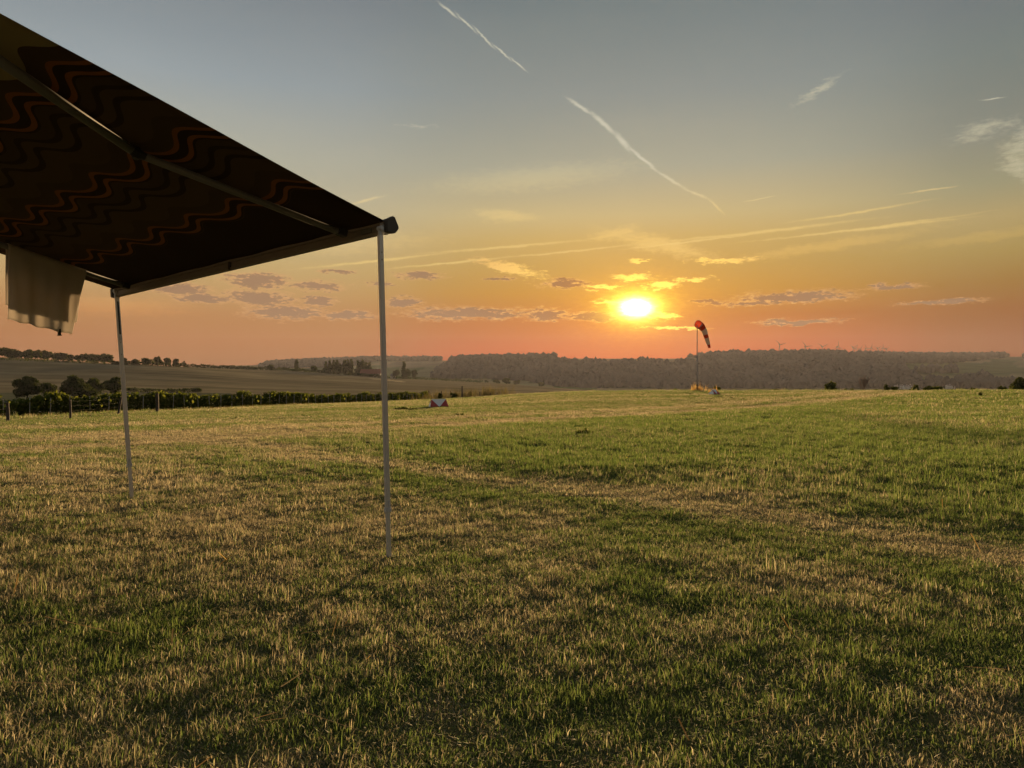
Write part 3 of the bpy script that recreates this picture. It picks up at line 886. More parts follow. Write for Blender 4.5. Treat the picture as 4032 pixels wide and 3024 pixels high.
blade_me = blade_mesh()
nac_me = MB().box((0, .5, 0), (.028, .075, .028)).tube([(0, -.12, 0), (0, -.09, 0), (0, -.03, 0)], [.012, .030, .034], 10).mesh('nacelle', bevel=.006)
for me_ in (tower_me, blade_me): pass
nac_me = MB().box((0, .06, 0), (.030, .085, .032)).tube([(0, -.085, 0), (0, -.06, 0), (0, -.02, 0)], [.010, .028, .032], 10).mesh('nacelle')
for px, hub, d_, ang, lb in ((3070, 1357, 3100, -45, 'leftmost and largest wind turbine on the far ridge'), (3172, 1364, 3120, -38, 'second wind turbine from the left on the far ridge'), (3238, 1365, 3150, 62, 'third wind turbine from the left with blades in a wide V'),
                             (3299, 1365, 3150, 0, 'fourth wind turbine from the left with one blade straight up'), (3359, 1367, 3350, 60, 'fifth wind turbine from the left, in the faint overlapping cluster'), (3369, 1371, 3420, 25, 'sixth wind turbine from the left, in the faint overlapping cluster'), (3386, 1374, 3450, 30, 'seventh wind turbine from the left, in the faint overlapping cluster'), (3410, 1371, 3400, -25, 'eighth wind turbine from the left, in the faint overlapping cluster'),
                             (3431, 1369, 3380, 8, 'ninth wind turbine from the left, in the faint overlapping cluster'), (3456, 1371, 3400, 58, 'tenth wind turbine from the left, in the faint overlapping cluster'), (3476, 1370, 3380, 0, 'eleventh wind turbine from the left, in the faint overlapping cluster'), (3490, 1374, 3440, 50, 'twelfth wind turbine from the left, in the faint overlapping cluster')):
    p = on_ground(px, d=d_); hz = EYE - (hub - HY) / F * d_ - p.z
    e = empty('wind_turbine', p, lb, 'wind turbine', 'wind turbines on the far ridge', R_(rnd.uniform(-15, 15)))
    S = 62.0; BL = 26.5 if d_ < 3300 else 20.0
    t_ = link('tower', tower_me, M_turb, e); t_.scale = (S * 1.6, S * 1.6, hz)
    n_ = link('nacelle', nac_me, M_turb, e); n_.location = (0, 0, hz); n_.scale = (S, S, S)
    for k_ in range(3):
        b_ = link('blade', blade_me, M_turb, e); b_.location = (0, -.07 * S, hz); b_.scale = (BL * 2.4, BL * 2.4, BL)
        b_.rotation_euler = (0, R_(ang + 120 * k_), 0)

# ------------------------------------------------------------------ vine row, fence
M_stake = principled('galvanised_stake', (0.42, 0.42, 0.42), 0.5, metal=.4, var=.2)
M_postw = principled('weathered_post', (0.065, 0.05, 0.04), 0.9, var=.4, vscale=12, bump=.5)
M_wire = principled('fence_wire', (0.05, 0.045, 0.04), 0.9, spec=.1)
vd = np.linspace(38, 150, 30); vx = -33.29 + .1714 * (vd - 50)      # the row runs straight away from the viewer
seg = np.concatenate([[0], np.cumsum(np.hypot(np.diff(vx), np.diff(vd)))])
step = 2.0
vine_me = []
for s_ in range(6):
    g = np.random.default_rng(300 + s_)
    n = 620
    P = np.stack([g.uniform(-1.2, 1.2, n), g.normal(0, .17, n), g.uniform(.12, 1.15, n)], -1)
    k = g.random(n) < .16
    P[k, 2] = 1.1 + np.abs(g.normal(0, .13, k.sum())); P[:, 2] += .10 * np.sin(P[:, 0] * 3 + s_)
    vine_me.append(cards(P, g.normal(0, 1, (n, 3)) + np.array([0, -.4, .4]), .125, g, 'leaves'))
vtrunk = MB().tube([(0, 0, -.1), (.04, .02, .3), (-.02, 0, .65)], [.03, .025, .018], 6).mesh('trunk')
stake_me = MB().box((0, 0, .62), (.022, .015, .72)).box((0, .012, .62), (.006, .022, .72)).mesh('metal_stake')
ang_row = []
for i in range(int(seg[-1] / step)):
    s_ = (i + .5) * step
    x = float(np.interp(s_, seg, vx)); y = float(np.interp(s_, seg, vd))
    x2 = float(np.interp(s_ + .5, seg, vx)); y2 = float(np.interp(s_ + .5, seg, vd))
    rz = math.atan2(y2 - y, x2 - x)
    e = empty('grape_vine', (x, y, gz(x, y)), 'green grape vine trained along the long trellised row', 'vine', 'vines in the trellised row', rz)
    link('leaves', vine_me[i % 6], M_vine, e).scale = (1, 1.0 + .3 * rnd.random(), .80 + .40 * rnd.random())
    link('trunk', vtrunk, M_bark, e)
    xs_ = float(np.interp(s_ + 1, seg, vx)); ys_ = float(np.interp(s_ + 1, seg, vd))
    o = link('trellis_stake', stake_me, M_stake, label='thin grey metal stake standing in the vine row', cat='stake', group='stakes of the vine row', loc=(xs_ + .36 + .1 * rnd.random(), ys_ - .10 + .5 * (rnd.random() - .5), gz(xs_, ys_) - .12 * rnd.random()))
    o.rotation_euler = (R_(rnd.uniform(-3, 3)), R_(rnd.uniform(-4, 4)), rz)


def post(px, py, top, w, lean, label, group=None, name='fence_post'):
    p = on_ground(px, py); d = p.y
    Hh = (py - top) / F * d
    a = Vector((0, 0, -.25)); b_ = Vector((lean / F * d, 0, Hh)); r = w / F * d / 2
    mb = MB().tube([a, a.lerp(b_, .5) + Vector((r * .2, 0, 0)), b_], [r * 1.05, r, r * .95], 9)
    o = link(name, mb.mesh(name), M_postw, label=label, cat='post', group=group, loc=p)
    return p, Hh, b_


fp = [post(-150, 1672, 1588, 13, 0, 'x'), post(32, 1660, 1585, 13, -3, 'thick dark post near the left edge of the picture before the vines'), post(277, 1649, 1573, 9, -1, 'thin dark post left of the clump before the vines'),
      post(462, 1633, 1563, 9, 15, 'slim post leaning right beside the left awning leg'), post(619, 1623, 1549, 12, -1, 'tallest thick upright post before the vine row')]
bpy.data.objects.remove([o for o in bpy.data.objects if o.get('label') == 'x'][0], do_unlink=True)
for px, py, top_, w, ln, lb in ((1688, 1571, 1535, 5, 0, 'dark post at the far end of the vine row'), (1737, 1567, 1536, 4, 1, 'dark post standing among the dry weeds'), (1774, 1566, 1535, 5, 0, 'dark post just left of the tall one at the far fence'),
                                (1819, 1565, 1519, 6, 1, 'tallest dark post of the far fence'), (1855, 1563, 1537, 5, 0, 'first short post right of the tall far post'), (1889, 1560, 1540, 4, 0, 'second short post right of the tall far post'),
                                (1929, 1558, 1545, 4, 3, 'leaning short post of the far fence'), (1957, 1556, 1543, 4, 0, 'second to last short post of the far fence'), (1987, 1555, 1544, 3, -1, 'last short post of the far fence')):
    fp.append(post(px, py, top_, w, ln, lb))
fw = empty('fence_wire', fp[0][0], 'thin wires strung between the posts before the vines', 'wire')
for k_ in range(3):
    pts = []
    for p, Hh, b_ in fp:
        pts.append(p + b_ * (.42 + .24 * k_) - fp[0][0])
    full = []
    for a, b_ in zip(pts, pts[1:]):
        full += [a, a.lerp(b_, .5) - Vector((0, 0, .02))]
    link('strand', MB().tube(full + [pts[-1]], .0025, 5).mesh('strand'), M_wire, fw)


# ------------------------------------------------------------------ awning of the camper standing out of frame on the left
M_alu = principled('brushed_aluminium', (0.62, 0.63, 0.66), 0.34, metal=.4, var=.10, vscale=30, bump=.05, bscale=200)
M_rail = principled('painted_rail', (0.20, 0.175, 0.15), 0.5, metal=.2, var=.12, vscale=14)
M_cap = principled('dark_end_cap', (0.055, 0.05, 0.048), 0.5, var=.1)
M_arm = principled('powder_coated_arm', (0.14, 0.14, 0.13), 0.5, var=.1, vscale=12)
M_black = principled('black_plastic', (0.02, 0.02, 0.02), 0.5)
M_knuckle = principled('pale_plastic', (0.50, 0.51, 0.53), 0.5)
CAM = Vector((0, 0, EYE))
AR = at(1520, 872, 5.29); AL = at(450, 1140, 7.72)
AW = (AL - AR).length
ar = (AL - AR).normalized()
ap = Vector((ar.y, -ar.x, 0)).normalized()
if ap.y > 0: ap = -ap
ap = Vector((ap.x, ap.y, .245))
an = ar.cross(ap).normalized()
if an.z < 0: an = -an
inn = Vector((ap.x, ap.y, 0)).normalized()          # horizontal, towards the camper
ABASE = Vector((-.846, 5.29, gz(-.846, 5.29)))


def under(px, py, off):
    """where the sight line through (px,py) meets the sheet that lies off below the canopy"""
    qd_ = Vector(((px - CX) / F, 1, (HY - py) / F))
    k_ = (AR - an * off - CAM).dot(an) / qd_.dot(an)
    return CAM + qd_ * k_


aw = empty('awning', ABASE, 'dark patterned camper awning with pale metal legs and a towel hung on its arm', 'awning')
loc = lambda p: Vector(p) - ABASE
# canopy: thin two-sided sheet carrying its own cloth coordinates
nt, ns, SL = 56, 40, 2.72
vs, tt, sv = [], [], []
for lay in (0, 1):
    for i in range(nt + 1):
        for j in range(ns + 1):
            t_, s_ = AW * i / nt, SL * j / ns
            sag = .018 * math.sin(math.pi * s_ / SL) * (.4 + .6 * math.sin(math.pi * t_ / AW)) + .004 * math.sin(t_ * 9 + s_ * 3)
            vs.append(loc(AR + ar * t_ + ap * s_ - Vector((0, 0, sag)) - an * (.0016 * lay))); tt.append(t_); sv.append(s_)
fs = []
m1 = ns + 1; off = (nt + 1) * m1
for i in range(nt):
    for j in range(ns):
        a = i * m1 + j
        fs.append((a, a + 1, a + m1 + 1, a + m1)); fs.append((a + off, a + m1 + off, a + m1 + 1 + off, a + 1 + off))
for i in range(nt):
    for a in (i * m1, i * m1 + ns): fs.append((a, a + m1, a + m1 + off, a + off))
for j in range(ns):
    for a in (j, nt * m1 + j): fs.append((a, a + off, a + 1 + off, a + 1))
me = bpy.data.meshes.new('canopy'); me.from_pydata([tuple(v) for v in vs], [], fs)
bm = bmesh.new(); bm.from_mesh(me); bmesh.ops.recalc_face_normals(bm, faces=bm.faces); bm.to_mesh(me); bm.free()
me.polygons.foreach_set('use_smooth', [True] * len(me.polygons))
fattr(me, 'ct', tt); fattr(me, 'cs', sv)
cm = bpy.data.materials.new('awning_cloth'); cm.use_nodes = True
T = NT(cm.node_tree); nd = cm.node_tree.nodes; b = nd['Principled BSDF']
ct = T.n('ShaderNodeAttribute', attribute_name='ct').outputs['Fac']; cs_ = T.n('ShaderNodeAttribute', attribute_name='cs').outputs['Fac']
ph = T.m('MULTIPLY', T.m('SUBTRACT', ct, .21), 2 * math.pi / .545)
wv = T.m('MULTIPLY', T.m('COSINE', T.m('ADD', ph, T.m('MULTIPLY', T.m('SINE', ph), .25))), .056)
v_ = T.m('SUBTRACT', T.m('ADD', cs_, T.m('MULTIPLY', ct, .018)), wv)
mm = T.m('FRACT', T.m('DIVIDE', T.m('SUBTRACT', v_, .555), .655))
ORG, BRN, DRK, MID = (.28, .118, .034), (.090, .060, .034), (.048, .029, .017), (.112, .076, .043)
bands = T.ramp(mm, [(0, DRK), (.025, ORG), (.075, DRK), (.165, ORG), (.215, BRN), (.36, BRN), (.40, MID), (.655, DRK), (.715, MID), (.82, DRK), (.88, BRN)], 'CONSTANT')
first = T.m('GREATER_THAN', v_, .55)
cream = T.m('GREATER_THAN', v_, 2.13)
ccol = T.mix(first, DRK + (1,) if False else DRK, bands)
ccol = T.mix(cream, ccol, (.30, .26, .15))
weave = T.noise(T.comb(ct, cs_), 900, 2)
ccol = T.mix(1.0, ccol, T.comb(*[T.m('MULTIPLY_ADD', weave, .35, .82)] * 3), 'MULTIPLY')
T.put(b.inputs['Base Color'], ccol); b.inputs['Roughness'].default_value = .9; b.inputs['Specular IOR Level'].default_value = .15
tr = T.n('ShaderNodeBsdfTranslucent'); T.put(tr.inputs[0], ccol)
mx = T.n('ShaderNodeMixShader'); mx.inputs[0].default_value = .10
T.t.links.new(b.outputs[0], mx.inputs[1]); T.t.links.new(tr.outputs[0], mx.inputs[2]); T.t.links.new(mx.outputs[0], nd['Material Output'].inputs[0])
link('canopy', me, cm, aw)

# front rail: closed profile pulled along the canopy's front edge
out = -inn


def pr(o_, z_, t_): return loc(AR + ar * t_ + out * o_ + Vector((0, 0, z_)))


prof = [(-.012, .004), (.030, .030), (.062, .018), (.078, -.030), (.066, -.068), (.020, -.082), (-.004, -.076), (-.008, -.060), (.004, -.056), (.004, -.020), (-.010, -.016)]
mb = MB()
n_ = len(prof)
ring = [[pr(o_, z_, t_) for o_, z_ in prof] for t_ in (.0, AW)]
mb.add(ring[0] + ring[1], [(k, (k + 1) % n_, n_ + (k + 1) % n_, n_ + k) for k in range(n_)] + [tuple(range(n_ - 1, -1, -1)), tuple(range(n_, 2 * n_))])
rail = link('front_rail', mb.mesh('front_rail', bevel=.0015), M_rail, aw)
for t0, t1 in ((-.036, -.001), (AW + .001, AW + .04)):
    cp = [(-.025, .008), (.034, .038), (.054, .032), (.090, -.032), (.086, -.048), (.056, -.078), (.02, -.084), (-.02, -.076)]
    link('end_cap', MB().prism([pr(o_, z_, t0) for o_, z_ in cp], ar * (t1 - t0)).mesh('end_cap', bevel=.004), M_cap, rail)
link('seam_joint', MB().box(pr(-.002, -.046, AW * .48), (.012, .010, .034), (ar, out, Vector((0, 0, 1)))).mesh('seam_joint'), M_black, rail)
link('fabric_tab', MB().box(pr(.0, -.036, .20), (.055, .006, .016), (ar, out, Vector((0, 0, 1)))).mesh('fabric_tab'), M_arm, rail)

# legs
for foot, topp, tl_, dark_slot in ((ABASE, at(1497, 925, 5.25), .33, False), (Vector((-3.815, 7.72, gz(-3.815, 7.72))), at(459, 1152, 7.70), .34, True)):
    a, b_ = Vector(foot), Vector(topp)
    dirv = (b_ - a).normalized()
    cl = a + dirv * (tl_ / dirv.z)
    lg = link('leg', MB().bar(loc(cl), loc(b_), .0115, .0195, ar).mesh('leg', bevel=.003), M_alu, aw)
    link('inner_tube', MB().bar(loc(a - dirv * .01), loc(cl + dirv * .06), .0090, .0168, ar).mesh('inner_tube', bevel=.002), M_alu, lg)
    link('clamp', MB().bar(loc(cl - dirv * .012), loc(cl + dirv * .022), .0150, .0240, ar).box(loc(cl + dirv * .045 - ar * .014), (.004, .006, .024), (ar, inn, dirv)).mesh('clamp', bevel=.003), M_knuckle, lg)
    link('foot', MB().box(loc(a + Vector((0, 0, .006))), (.028, .045, .006), (ar, inn, Vector((0, 0, 1)))).mesh('foot', bevel=.003), M_black, lg)
    hd = b_ - dirv * .0
    link('leg_head', MB().bar(loc(b_ - dirv * .005), loc(b_ + dirv * .035), .009, .014, ar).tube([loc(b_ + dirv * .045 - ar * .02), loc(b_ + dirv * .045 + ar * .02)], .017, 12).mesh('leg_head', bevel=.002), M_knuckle, lg)
    sd = -ar
    if dark_slot:
        link('slot', MB().bar(loc(b_ - dirv * .42 + sd * .0115), loc(b_ - dirv * .09 + sd * .0115), .0012, .0085, ar).mesh('slot'), M_black, lg)
        link('latch', MB().box(loc(b_ - dirv * .46 + sd * .014), (.006, .016, .02), (ar, inn, dirv)).mesh('latch', bevel=.002), M_knuckle, lg)
    for q_ in (.12, .17) if not dark_slot else (.50, .62):
        link('hole', MB().tube([loc(b_ - dirv * q_ + sd * .0108), loc(b_ - dirv * q_ + sd * .0125)], .0045, 10).mesh('hole'), M_black, lg)
kn = pr(.006, -.02, .02)
link('leg_bracket', MB().tube([kn + ar * .03, kn - ar * .004], .022, 14).bar(kn + Vector((0, 0, -.005)), kn + Vector((.004, -.004, -.066)), .017, .021, ar).mesh('leg_bracket', bevel=.004), M_knuckle, aw)
kl = pr(.006, -.02, AW - .04)
link('leg_bracket', MB().tube([kl + ar * .03, kl - ar * .012], .030, 14).bar(kl + Vector((0, 0, -.005)), kl + Vector((0, 0, -.06)), .017, .021, ar).mesh('leg_bracket', bevel=.004), M_knuckle, aw)

# folding arms under the cloth
OFF = .055
for pts_, last in (([(1352, 921), (537, 604), (0, 240)], 1.20), ([(502, 1129), (0, 962)], 1.5)):
    P_ = [under(x_, y_, OFF) for x_, y_ in pts_]
    if len(P_) == 2:
        dv_ = (P_[1] - P_[0]).normalized(); P_ = [P_[0], P_[0] + dv_ * 1.40, P_[0] + dv_ * 1.38 + (ap.normalized() * 1.2)]
    else:
        P_[2] = P_[1] + (P_[2] - P_[1]).normalized() * 1.25
    A_, B_, C_ = [loc(q_) for q_ in P_]
    d1 = (B_ - A_).normalized(); d2 = (C_ - B_).normalized()
    a_ = link('arm', MB().tube([A_ + d1 * .03, B_ - d1 * .035], [.0215, .0235], 18).mesh('arm', True), M_arm, aw)
    link('upper_arm', MB().tube([B_ + d2 * .035, C_], [.0265, .0275], 18).mesh('upper_arm', True), M_arm, a_)
    link('elbow', MB().tube([B_ - d1 * .06, B_ + d2 * .005, B_ + d2 * .05], [.022, .031, .026], 14).tube([B_ - an * .034, B_ + an * .034], .020, 12).mesh('elbow'), M_black, a_)
    link('arm_bracket', MB().box(A_ + d1 * .015 + Vector((0, 0, .005)), (.026, .034, .026), (ar, d1, an)).mesh('arm_bracket', bevel=.005), M_black, a_)
link('wall_cassette', MB().prism([loc(AR + ap * SL + inn * o_ + Vector((0, 0, z_)) - ar * .05) for o_, z_ in ((-.01, -.04), (.10, -.05), (.12, .06), (.05, .10), (-.02, .06))], ar * (AW + .1)).mesh('wall_cassette', bevel=.006), M_rail, aw)

# towel over the left arm
M_towel = principled('beige_towel', (0.66, 0.62, 0.56), 0.95, var=.10, vscale=5, bump=.5, bscale=160, transl=.45, spec=.1)
g = np.random.default_rng(4)
A0 = under(335, 1074, OFF); A1 = under(28, 971, OFF)
along = A1 - A0
na_, nb_ = 46, 46
vs = []
H0, H1 = .575, .625
for i in range(na_ + 1):
    s_ = i / na_
    top_ = A0 + along * s_
    for j in range(nb_ + 1):
        w_ = j / nb_                                   # 0 front hem, .62 over the arm, 1 back hem
        hang = (H0 * (1 - s_) + H1 * s_)
        if w_ < .56:
            dep = hang * (1 - w_ / .56); sidep = -.030
        elif w_ < .64:
            an_ = (w_ - .56) / .08 * math.pi; dep = -.028 * math.sin(an_); sidep = -.030 * math.cos(an_)
        else:
            dep = hang * .80 * (w_ - .64) / .36; sidep = .030
        fold = (.011 * math.sin(s_ * 13 + .6) + .007 * math.sin(s_ * 29 + 1.3 + dep * 4) + .008 * math.sin(dep * 11 + s_ * 6)) * min(1, max(0, dep) / .3)
        narrow = (.20 * (1 - s_) * max(0, dep) / H0) * (1 if w_ < .6 else .6)
        p_ = top_ + along * narrow + ar * (-(sidep + (fold if w_ < .6 else fold * .7))) * -1
        sw = .010 * math.sin(s_ * 21) * max(0, dep)
        vs.append(Vector((p_.x, p_.y, top_.z - dep + sw)))
fs = [(i * (nb_ + 1) + j, i * (nb_ + 1) + j + 1, (i + 1) * (nb_ + 1) + j + 1, (i + 1) * (nb_ + 1) + j) for i in range(na_) for j in range(nb_)]
tb = vs[0].copy()
tw = empty('towel', tb, 'beige towel draped over the left awning arm with a black peg at its hem', 'towel')
me = bpy.data.meshes.new('cloth'); me.from_pydata([tuple(v - tb) for v in vs], [], fs)
me.polygons.foreach_set('use_smooth', [True] * len(me.polygons))
cl_ = link('cloth', me, M_towel, tw)
sm = cl_.modifiers.new('thick', 'SOLIDIFY'); sm.thickness = .004; sm.offset = 0
hem = vs[int(na_ * .20) * (nb_ + 1)]
link('peg', MB().box(hem - tb + Vector((0, 0, .005)), (.008, .012, .026), (ar, inn, Vector((0, 0, 1)))).box(hem - tb + Vector((0, 0, -.024)), (.010, .016, .006), (ar, inn, Vector((0, 0, 1)))).mesh('peg', bevel=.002), M_black, tw)

# ------------------------------------------------------------------ windsock
M_red = principled('red_nylon', (0.42, 0.055, 0.025), 0.8, var=.15, vscale=3, transl=.32, spec=.1)
M_wht = principled('white_nylon', (0.60, 0.54, 0.46), 0.8, var=.10, vscale=3, transl=.25, spec=.1)
M_pole = principled('painted_pole', (0.30, 0.30, 0.31), 0.5, var=.2, vscale=2)
wd = depth_at(2745, 1538)
wp = on_ground(2745, d=wd)
print('windsock depth', wd)
ws = empty('windsock', wp, 'drooping red and white striped windsock on a tall thin pole', 'windsock')
wl = lambda px, py, dy=0: at(px, py, wd) - wp + Vector((0, dy, 0))
ptop = wl(2745, 1292)
pole = link('pole', MB().tube([(0, 0, .45), (0, 0, 1.6), ptop], [.075, .06, .042], 12).mesh('pole', True), M_pole, ws)
link('pole_foot', MB().tube([(0, 0, -.2), (0, 0, .75)], .10, 12).box((0, 0, .02), (.22, .22, .03)).mesh('pole_foot'), M_black, ws)
k85 = wd / F
cen = [(2747, 1277, 15.5, -.25), (2753, 1280, 15.3, -.1), (2762, 1287, 14, .0), (2770, 1297, 11.5, .05), (2775, 1305, 10.4, .05), (2779, 1318, 9.6, .05), (2783, 1331, 8.6, .05), (2787, 1345, 7.6, .05), (2790.5, 1357, 6.4, .05), (2794, 1370, 5.2, .05)]
cps = [wl(a, b_, c_ * 1.0) for a, b_, r_, c_ in cen]
nrm0 = Vector((.55, .80, -.25)).normalized()
rings = []
nn_ = 20
for i, p_ in enumerate(cps):
    tng = (cps[min(i + 1, len(cps) - 1)] - cps[max(i - 1, 0)]).normalized()
    if i == 0: tng = nrm0
    elif i == 1: tng = (nrm0 + tng).normalized()
    x_ = tng.cross(Vector((0, 1, .1))).normalized() if abs(tng.y) < .9 else tng.cross(Vector((0, 0, 1))).normalized()
    x_ = tng.cross(Vector((.2, .5, .3))).normalized(); y_ = tng.cross(x_)
    r_ = cen[i][2] * k85
    rings.append([p_ + (x_ * math.cos(6.2832 * k_ / nn_) + y_ * math.sin(6.2832 * k_ / nn_)) * r_ * (1 + .05 * math.sin(3 * 6.2832 * k_ / nn_ + i)) for k_ in range(nn_)])
for i0, i1, mt in ((0, 3, M_red), (3, 5, M_wht), (5, 6, M_red), (6, 8, M_wht), (8, 9, M_red)):
    mb = MB()
    vs_ = [q_ for i in range(i0, i1 + 1) for q_ in rings[i]]
    mb.add(vs_, [(i * nn_ + k_, i * nn_ + (k_ + 1) % nn_, (i + 1) * nn_ + (k_ + 1) % nn_, (i + 1) * nn_ + k_) for i in range(i1 - i0) for k_ in range(nn_)])
    link('band', mb.mesh('band', True), mt, ws)
link('mouth_ring', MB().tube(rings[0] + rings[0][:2], .022, 6, cap=False).mesh('mouth_ring'), M_pole, ws)
link('swivel', MB().tube([ptop - Vector((0, 0, .1)), ptop + Vector((0, 0, .30))], .05, 10).bar(ptop + Vector((0, 0, .25)), cps[0], .02, .02, (0, 1, 0)).mesh('swivel'), M_pole, ws)
pc = wl(2757, 1283) + Vector((0, -.50, 0))
patch = [pc + Vector((math.cos(a_) * .21 * math.cos(.75) - math.sin(a_) * .075 * math.sin(.75), -.02 * math.cos(a_), math.cos(a_) * .21 * math.sin(.75) + math.sin(a_) * .075 * math.cos(.75))) for a_ in np.linspace(0, 6.2832, 14, endpoint=False)]

link('patch', MB().prism(patch, (0, .02, 0)).mesh('patch'), M_wht, ws)

# ------------------------------------------------------------------ A-shaped runway edge markers
M_mred = principled('red_marker_paint', (0.42, 0.055, 0.05), 0.6, var=.25, vscale=5)
M_mwht = principled('white_marker_paint', (0.84, 0.86, 0.88), 0.55, var=.08, vscale=5)


def marker(px, py, L, Lr, Dp, Hh, rz, label):
    p = on_ground(px, py)
    e = empty('runway_marker', p, label, 'marker', None, rz)
    b4 = [Vector((-L / 2, -Dp / 2, 0)), Vector((L / 2, -Dp / 2, 0)), Vector((L / 2, Dp / 2, 0)), Vector((-L / 2, Dp / 2, 0))]
    r2_ = [Vector((-Lr / 2, 0, Hh)), Vector((Lr / 2, 0, Hh))]
    fm, bm_ = Vector((0, -Dp / 2, 0)), Vector((0, Dp / 2, 0))
    for tri, mt in (((r2_[0], r2_[1], fm), M_mwht), ((r2_[0], b4[0], fm), M_mred), ((r2_[1], fm, b4[1]), M_mred), ((r2_[0], b4[3], b4[0]), M_mwht), ((r2_[1], b4[1], b4[2]), M_mwht),
                    ((r2_[1], r2_[0], bm_), M_mwht), ((r2_[0], bm_, b4[3]), M_mred), ((r2_[1], b4[2], bm_), M_mred)):
        n__ = (tri[1] - tri[0]).cross(tri[2] - tri[0]).normalized()
        if n__.dot(tri[0] + tri[1] + tri[2] - Vector((0, 0, Hh * .6))) < 0: n__ = -n__
        link('panel', MB().prism(tri, -n__ * .012).mesh('panel'), mt, e)
    link('handle', MB().tube([(-Lr / 2 - .05, -.03, Hh * .74), (-Lr / 2 - .13, -.03, Hh * .66), (-Lr / 2 - .05, -.03, Hh * .6)], .025, 6).mesh('handle'), M_black, e)
    link('ridge_strip', MB().bar(r2_[0] + Vector((0, 0, .006)), r2_[1] + Vector((0, 0, .006)), .012, .010, (0, 1, 0)).mesh('ridge_strip'), M_mwht, e)


marker(1727, 1602, 1.26, .98, .52, .50, R_(20), 'red and white wedge shaped marker lying on the grass before the far fence')
marker(2812, 1552, 1.00, .66, .70, .46, R_(42), 'small pale wedge shaped marker near the foot of the windsock')

# ------------------------------------------------------------------ straw, weeds
M_straw = leafmat('dry_straw', (0.30, 0.20, 0.10), (0.55, 0.40, 0.22), 0.5)
M_rough = leafmat('rough_grass', (0.10, 0.10, 0.05), (0.24, 0.20, 0.12), 0.25)
M_weed = leafmat('weed_leaves', (0.030, 0.045, 0.012), (0.07, 0.085, 0.03), 0.3)


# ------------------------------------------------------------------ grass
def blades(n, radius, L, wid, g, lean=(.15, .9), seg2=True):
    """a tuft of n bent blades: returns verts, faces, per-vertex random"""
    a = g.uniform(0, 6.283, n); r = radius * np.sqrt(g.random(n))
    bx, by = r * np.cos(a), r * np.sin(a)
    h = L * g.gamma(9, 1 / 9, n)
    la = g.uniform(0, 6.283, n); le = g.uniform(*lean, n) * h
    fa = la + math.pi / 2 + g.normal(0, .5, n); w = wid * g.uniform(.6, 1.3, n)
    wx, wy = np.cos(fa) * w / 2, np.sin(fa) * w / 2
    lx, ly = np.cos(la) * le, np.sin(la) * le
    hz = np.sqrt(np.maximum(h * h - le * le * .8, (h * .25) ** 2))
    V_ = np.empty((n, 5, 3))
    V_[:, 0] = np.stack([bx - wx, by - wy, np.full(n, -.012)], -1); V_[:, 1] = np.stack([bx + wx, by + wy, np.full(n, -.012)], -1)
    V_[:, 2] = np.stack([bx + lx * .35 + wx * .85, by + ly * .35 + wy * .85, hz * .62], -1); V_[:, 3] = np.stack([bx + lx * .35 - wx * .85, by + ly * .35 - wy * .85, hz * .62], -1)
    V_[:, 4] = np.stack([bx + lx, by + ly, hz], -1)
    i = np.arange(n)[:, None] * 5
    lo = np.concatenate([i + np.array([0, 1, 2, 3]), i + np.array([3, 2, 4])], 1).ravel()
    st = (np.arange(n)[:, None] * 7 + np.array([0, 4])).ravel()
    return V_.reshape(-1, 3), lo, st, np.repeat(g.random(n), 5), np.repeat(g.random(n), 5)


gmat = bpy.data.materials.new('grass_blades'); gmat.use_nodes = True
T = NT(gmat.node_tree); nd = gmat.node_tree.nodes; nd.remove(nd['Principled BSDF'])
a_r = T.n('ShaderNodeAttribute', attribute_name='rnd').outputs['Fac']
a_r2 = T.n('ShaderNodeAttribute', attribute_name='rnd2').outputs['Fac']
a_dry = T.n('ShaderNodeAttribute', attribute_name='dry', attribute_type='INSTANCER').outputs['Fac']
isdry = T.ss(T.m('SUBTRACT', a_dry, a_r), -.28, .28)
green = T.ramp(a_r2, [(0, (.060, .104, .018)), (.5, (.104, .156, .034)), (1, (.178, .222, .062))])
straw = T.ramp(a_r2, [(0, (.225, .186, .108)), (.55, (.355, .300, .180)), (.9, (.47, .41, .26)), (1, (.62, .57, .38))])
gc = T.mix(isdry, green, straw)
df = T.n('ShaderNodeBsdfDiffuse'); tl = T.n('ShaderNodeBsdfTranslucent'); gl = T.n('ShaderNodeBsdfGlossy')
T.put(df.inputs[0], gc); T.put(tl.inputs[0], gc); gl.inputs['Roughness'].default_value = .45; T.put(gl.inputs[0], (.5, .5, .45))
mx = T.n('ShaderNodeMixShader'); mx.inputs[0].default_value = .55
T.t.links.new(df.outputs[0], mx.inputs[1]); T.t.links.new(tl.outputs[0], mx.inputs[2])
mx2 = T.n('ShaderNodeMixShader'); mx2.inputs[0].default_value = .04
T.t.links.new(mx.outputs[0], mx2.inputs[1]); T.t.links.new(gl.outputs[0], mx2.inputs[2]); T.t.links.new(mx2.outputs[0], nd['Material Output'].inputs[0])


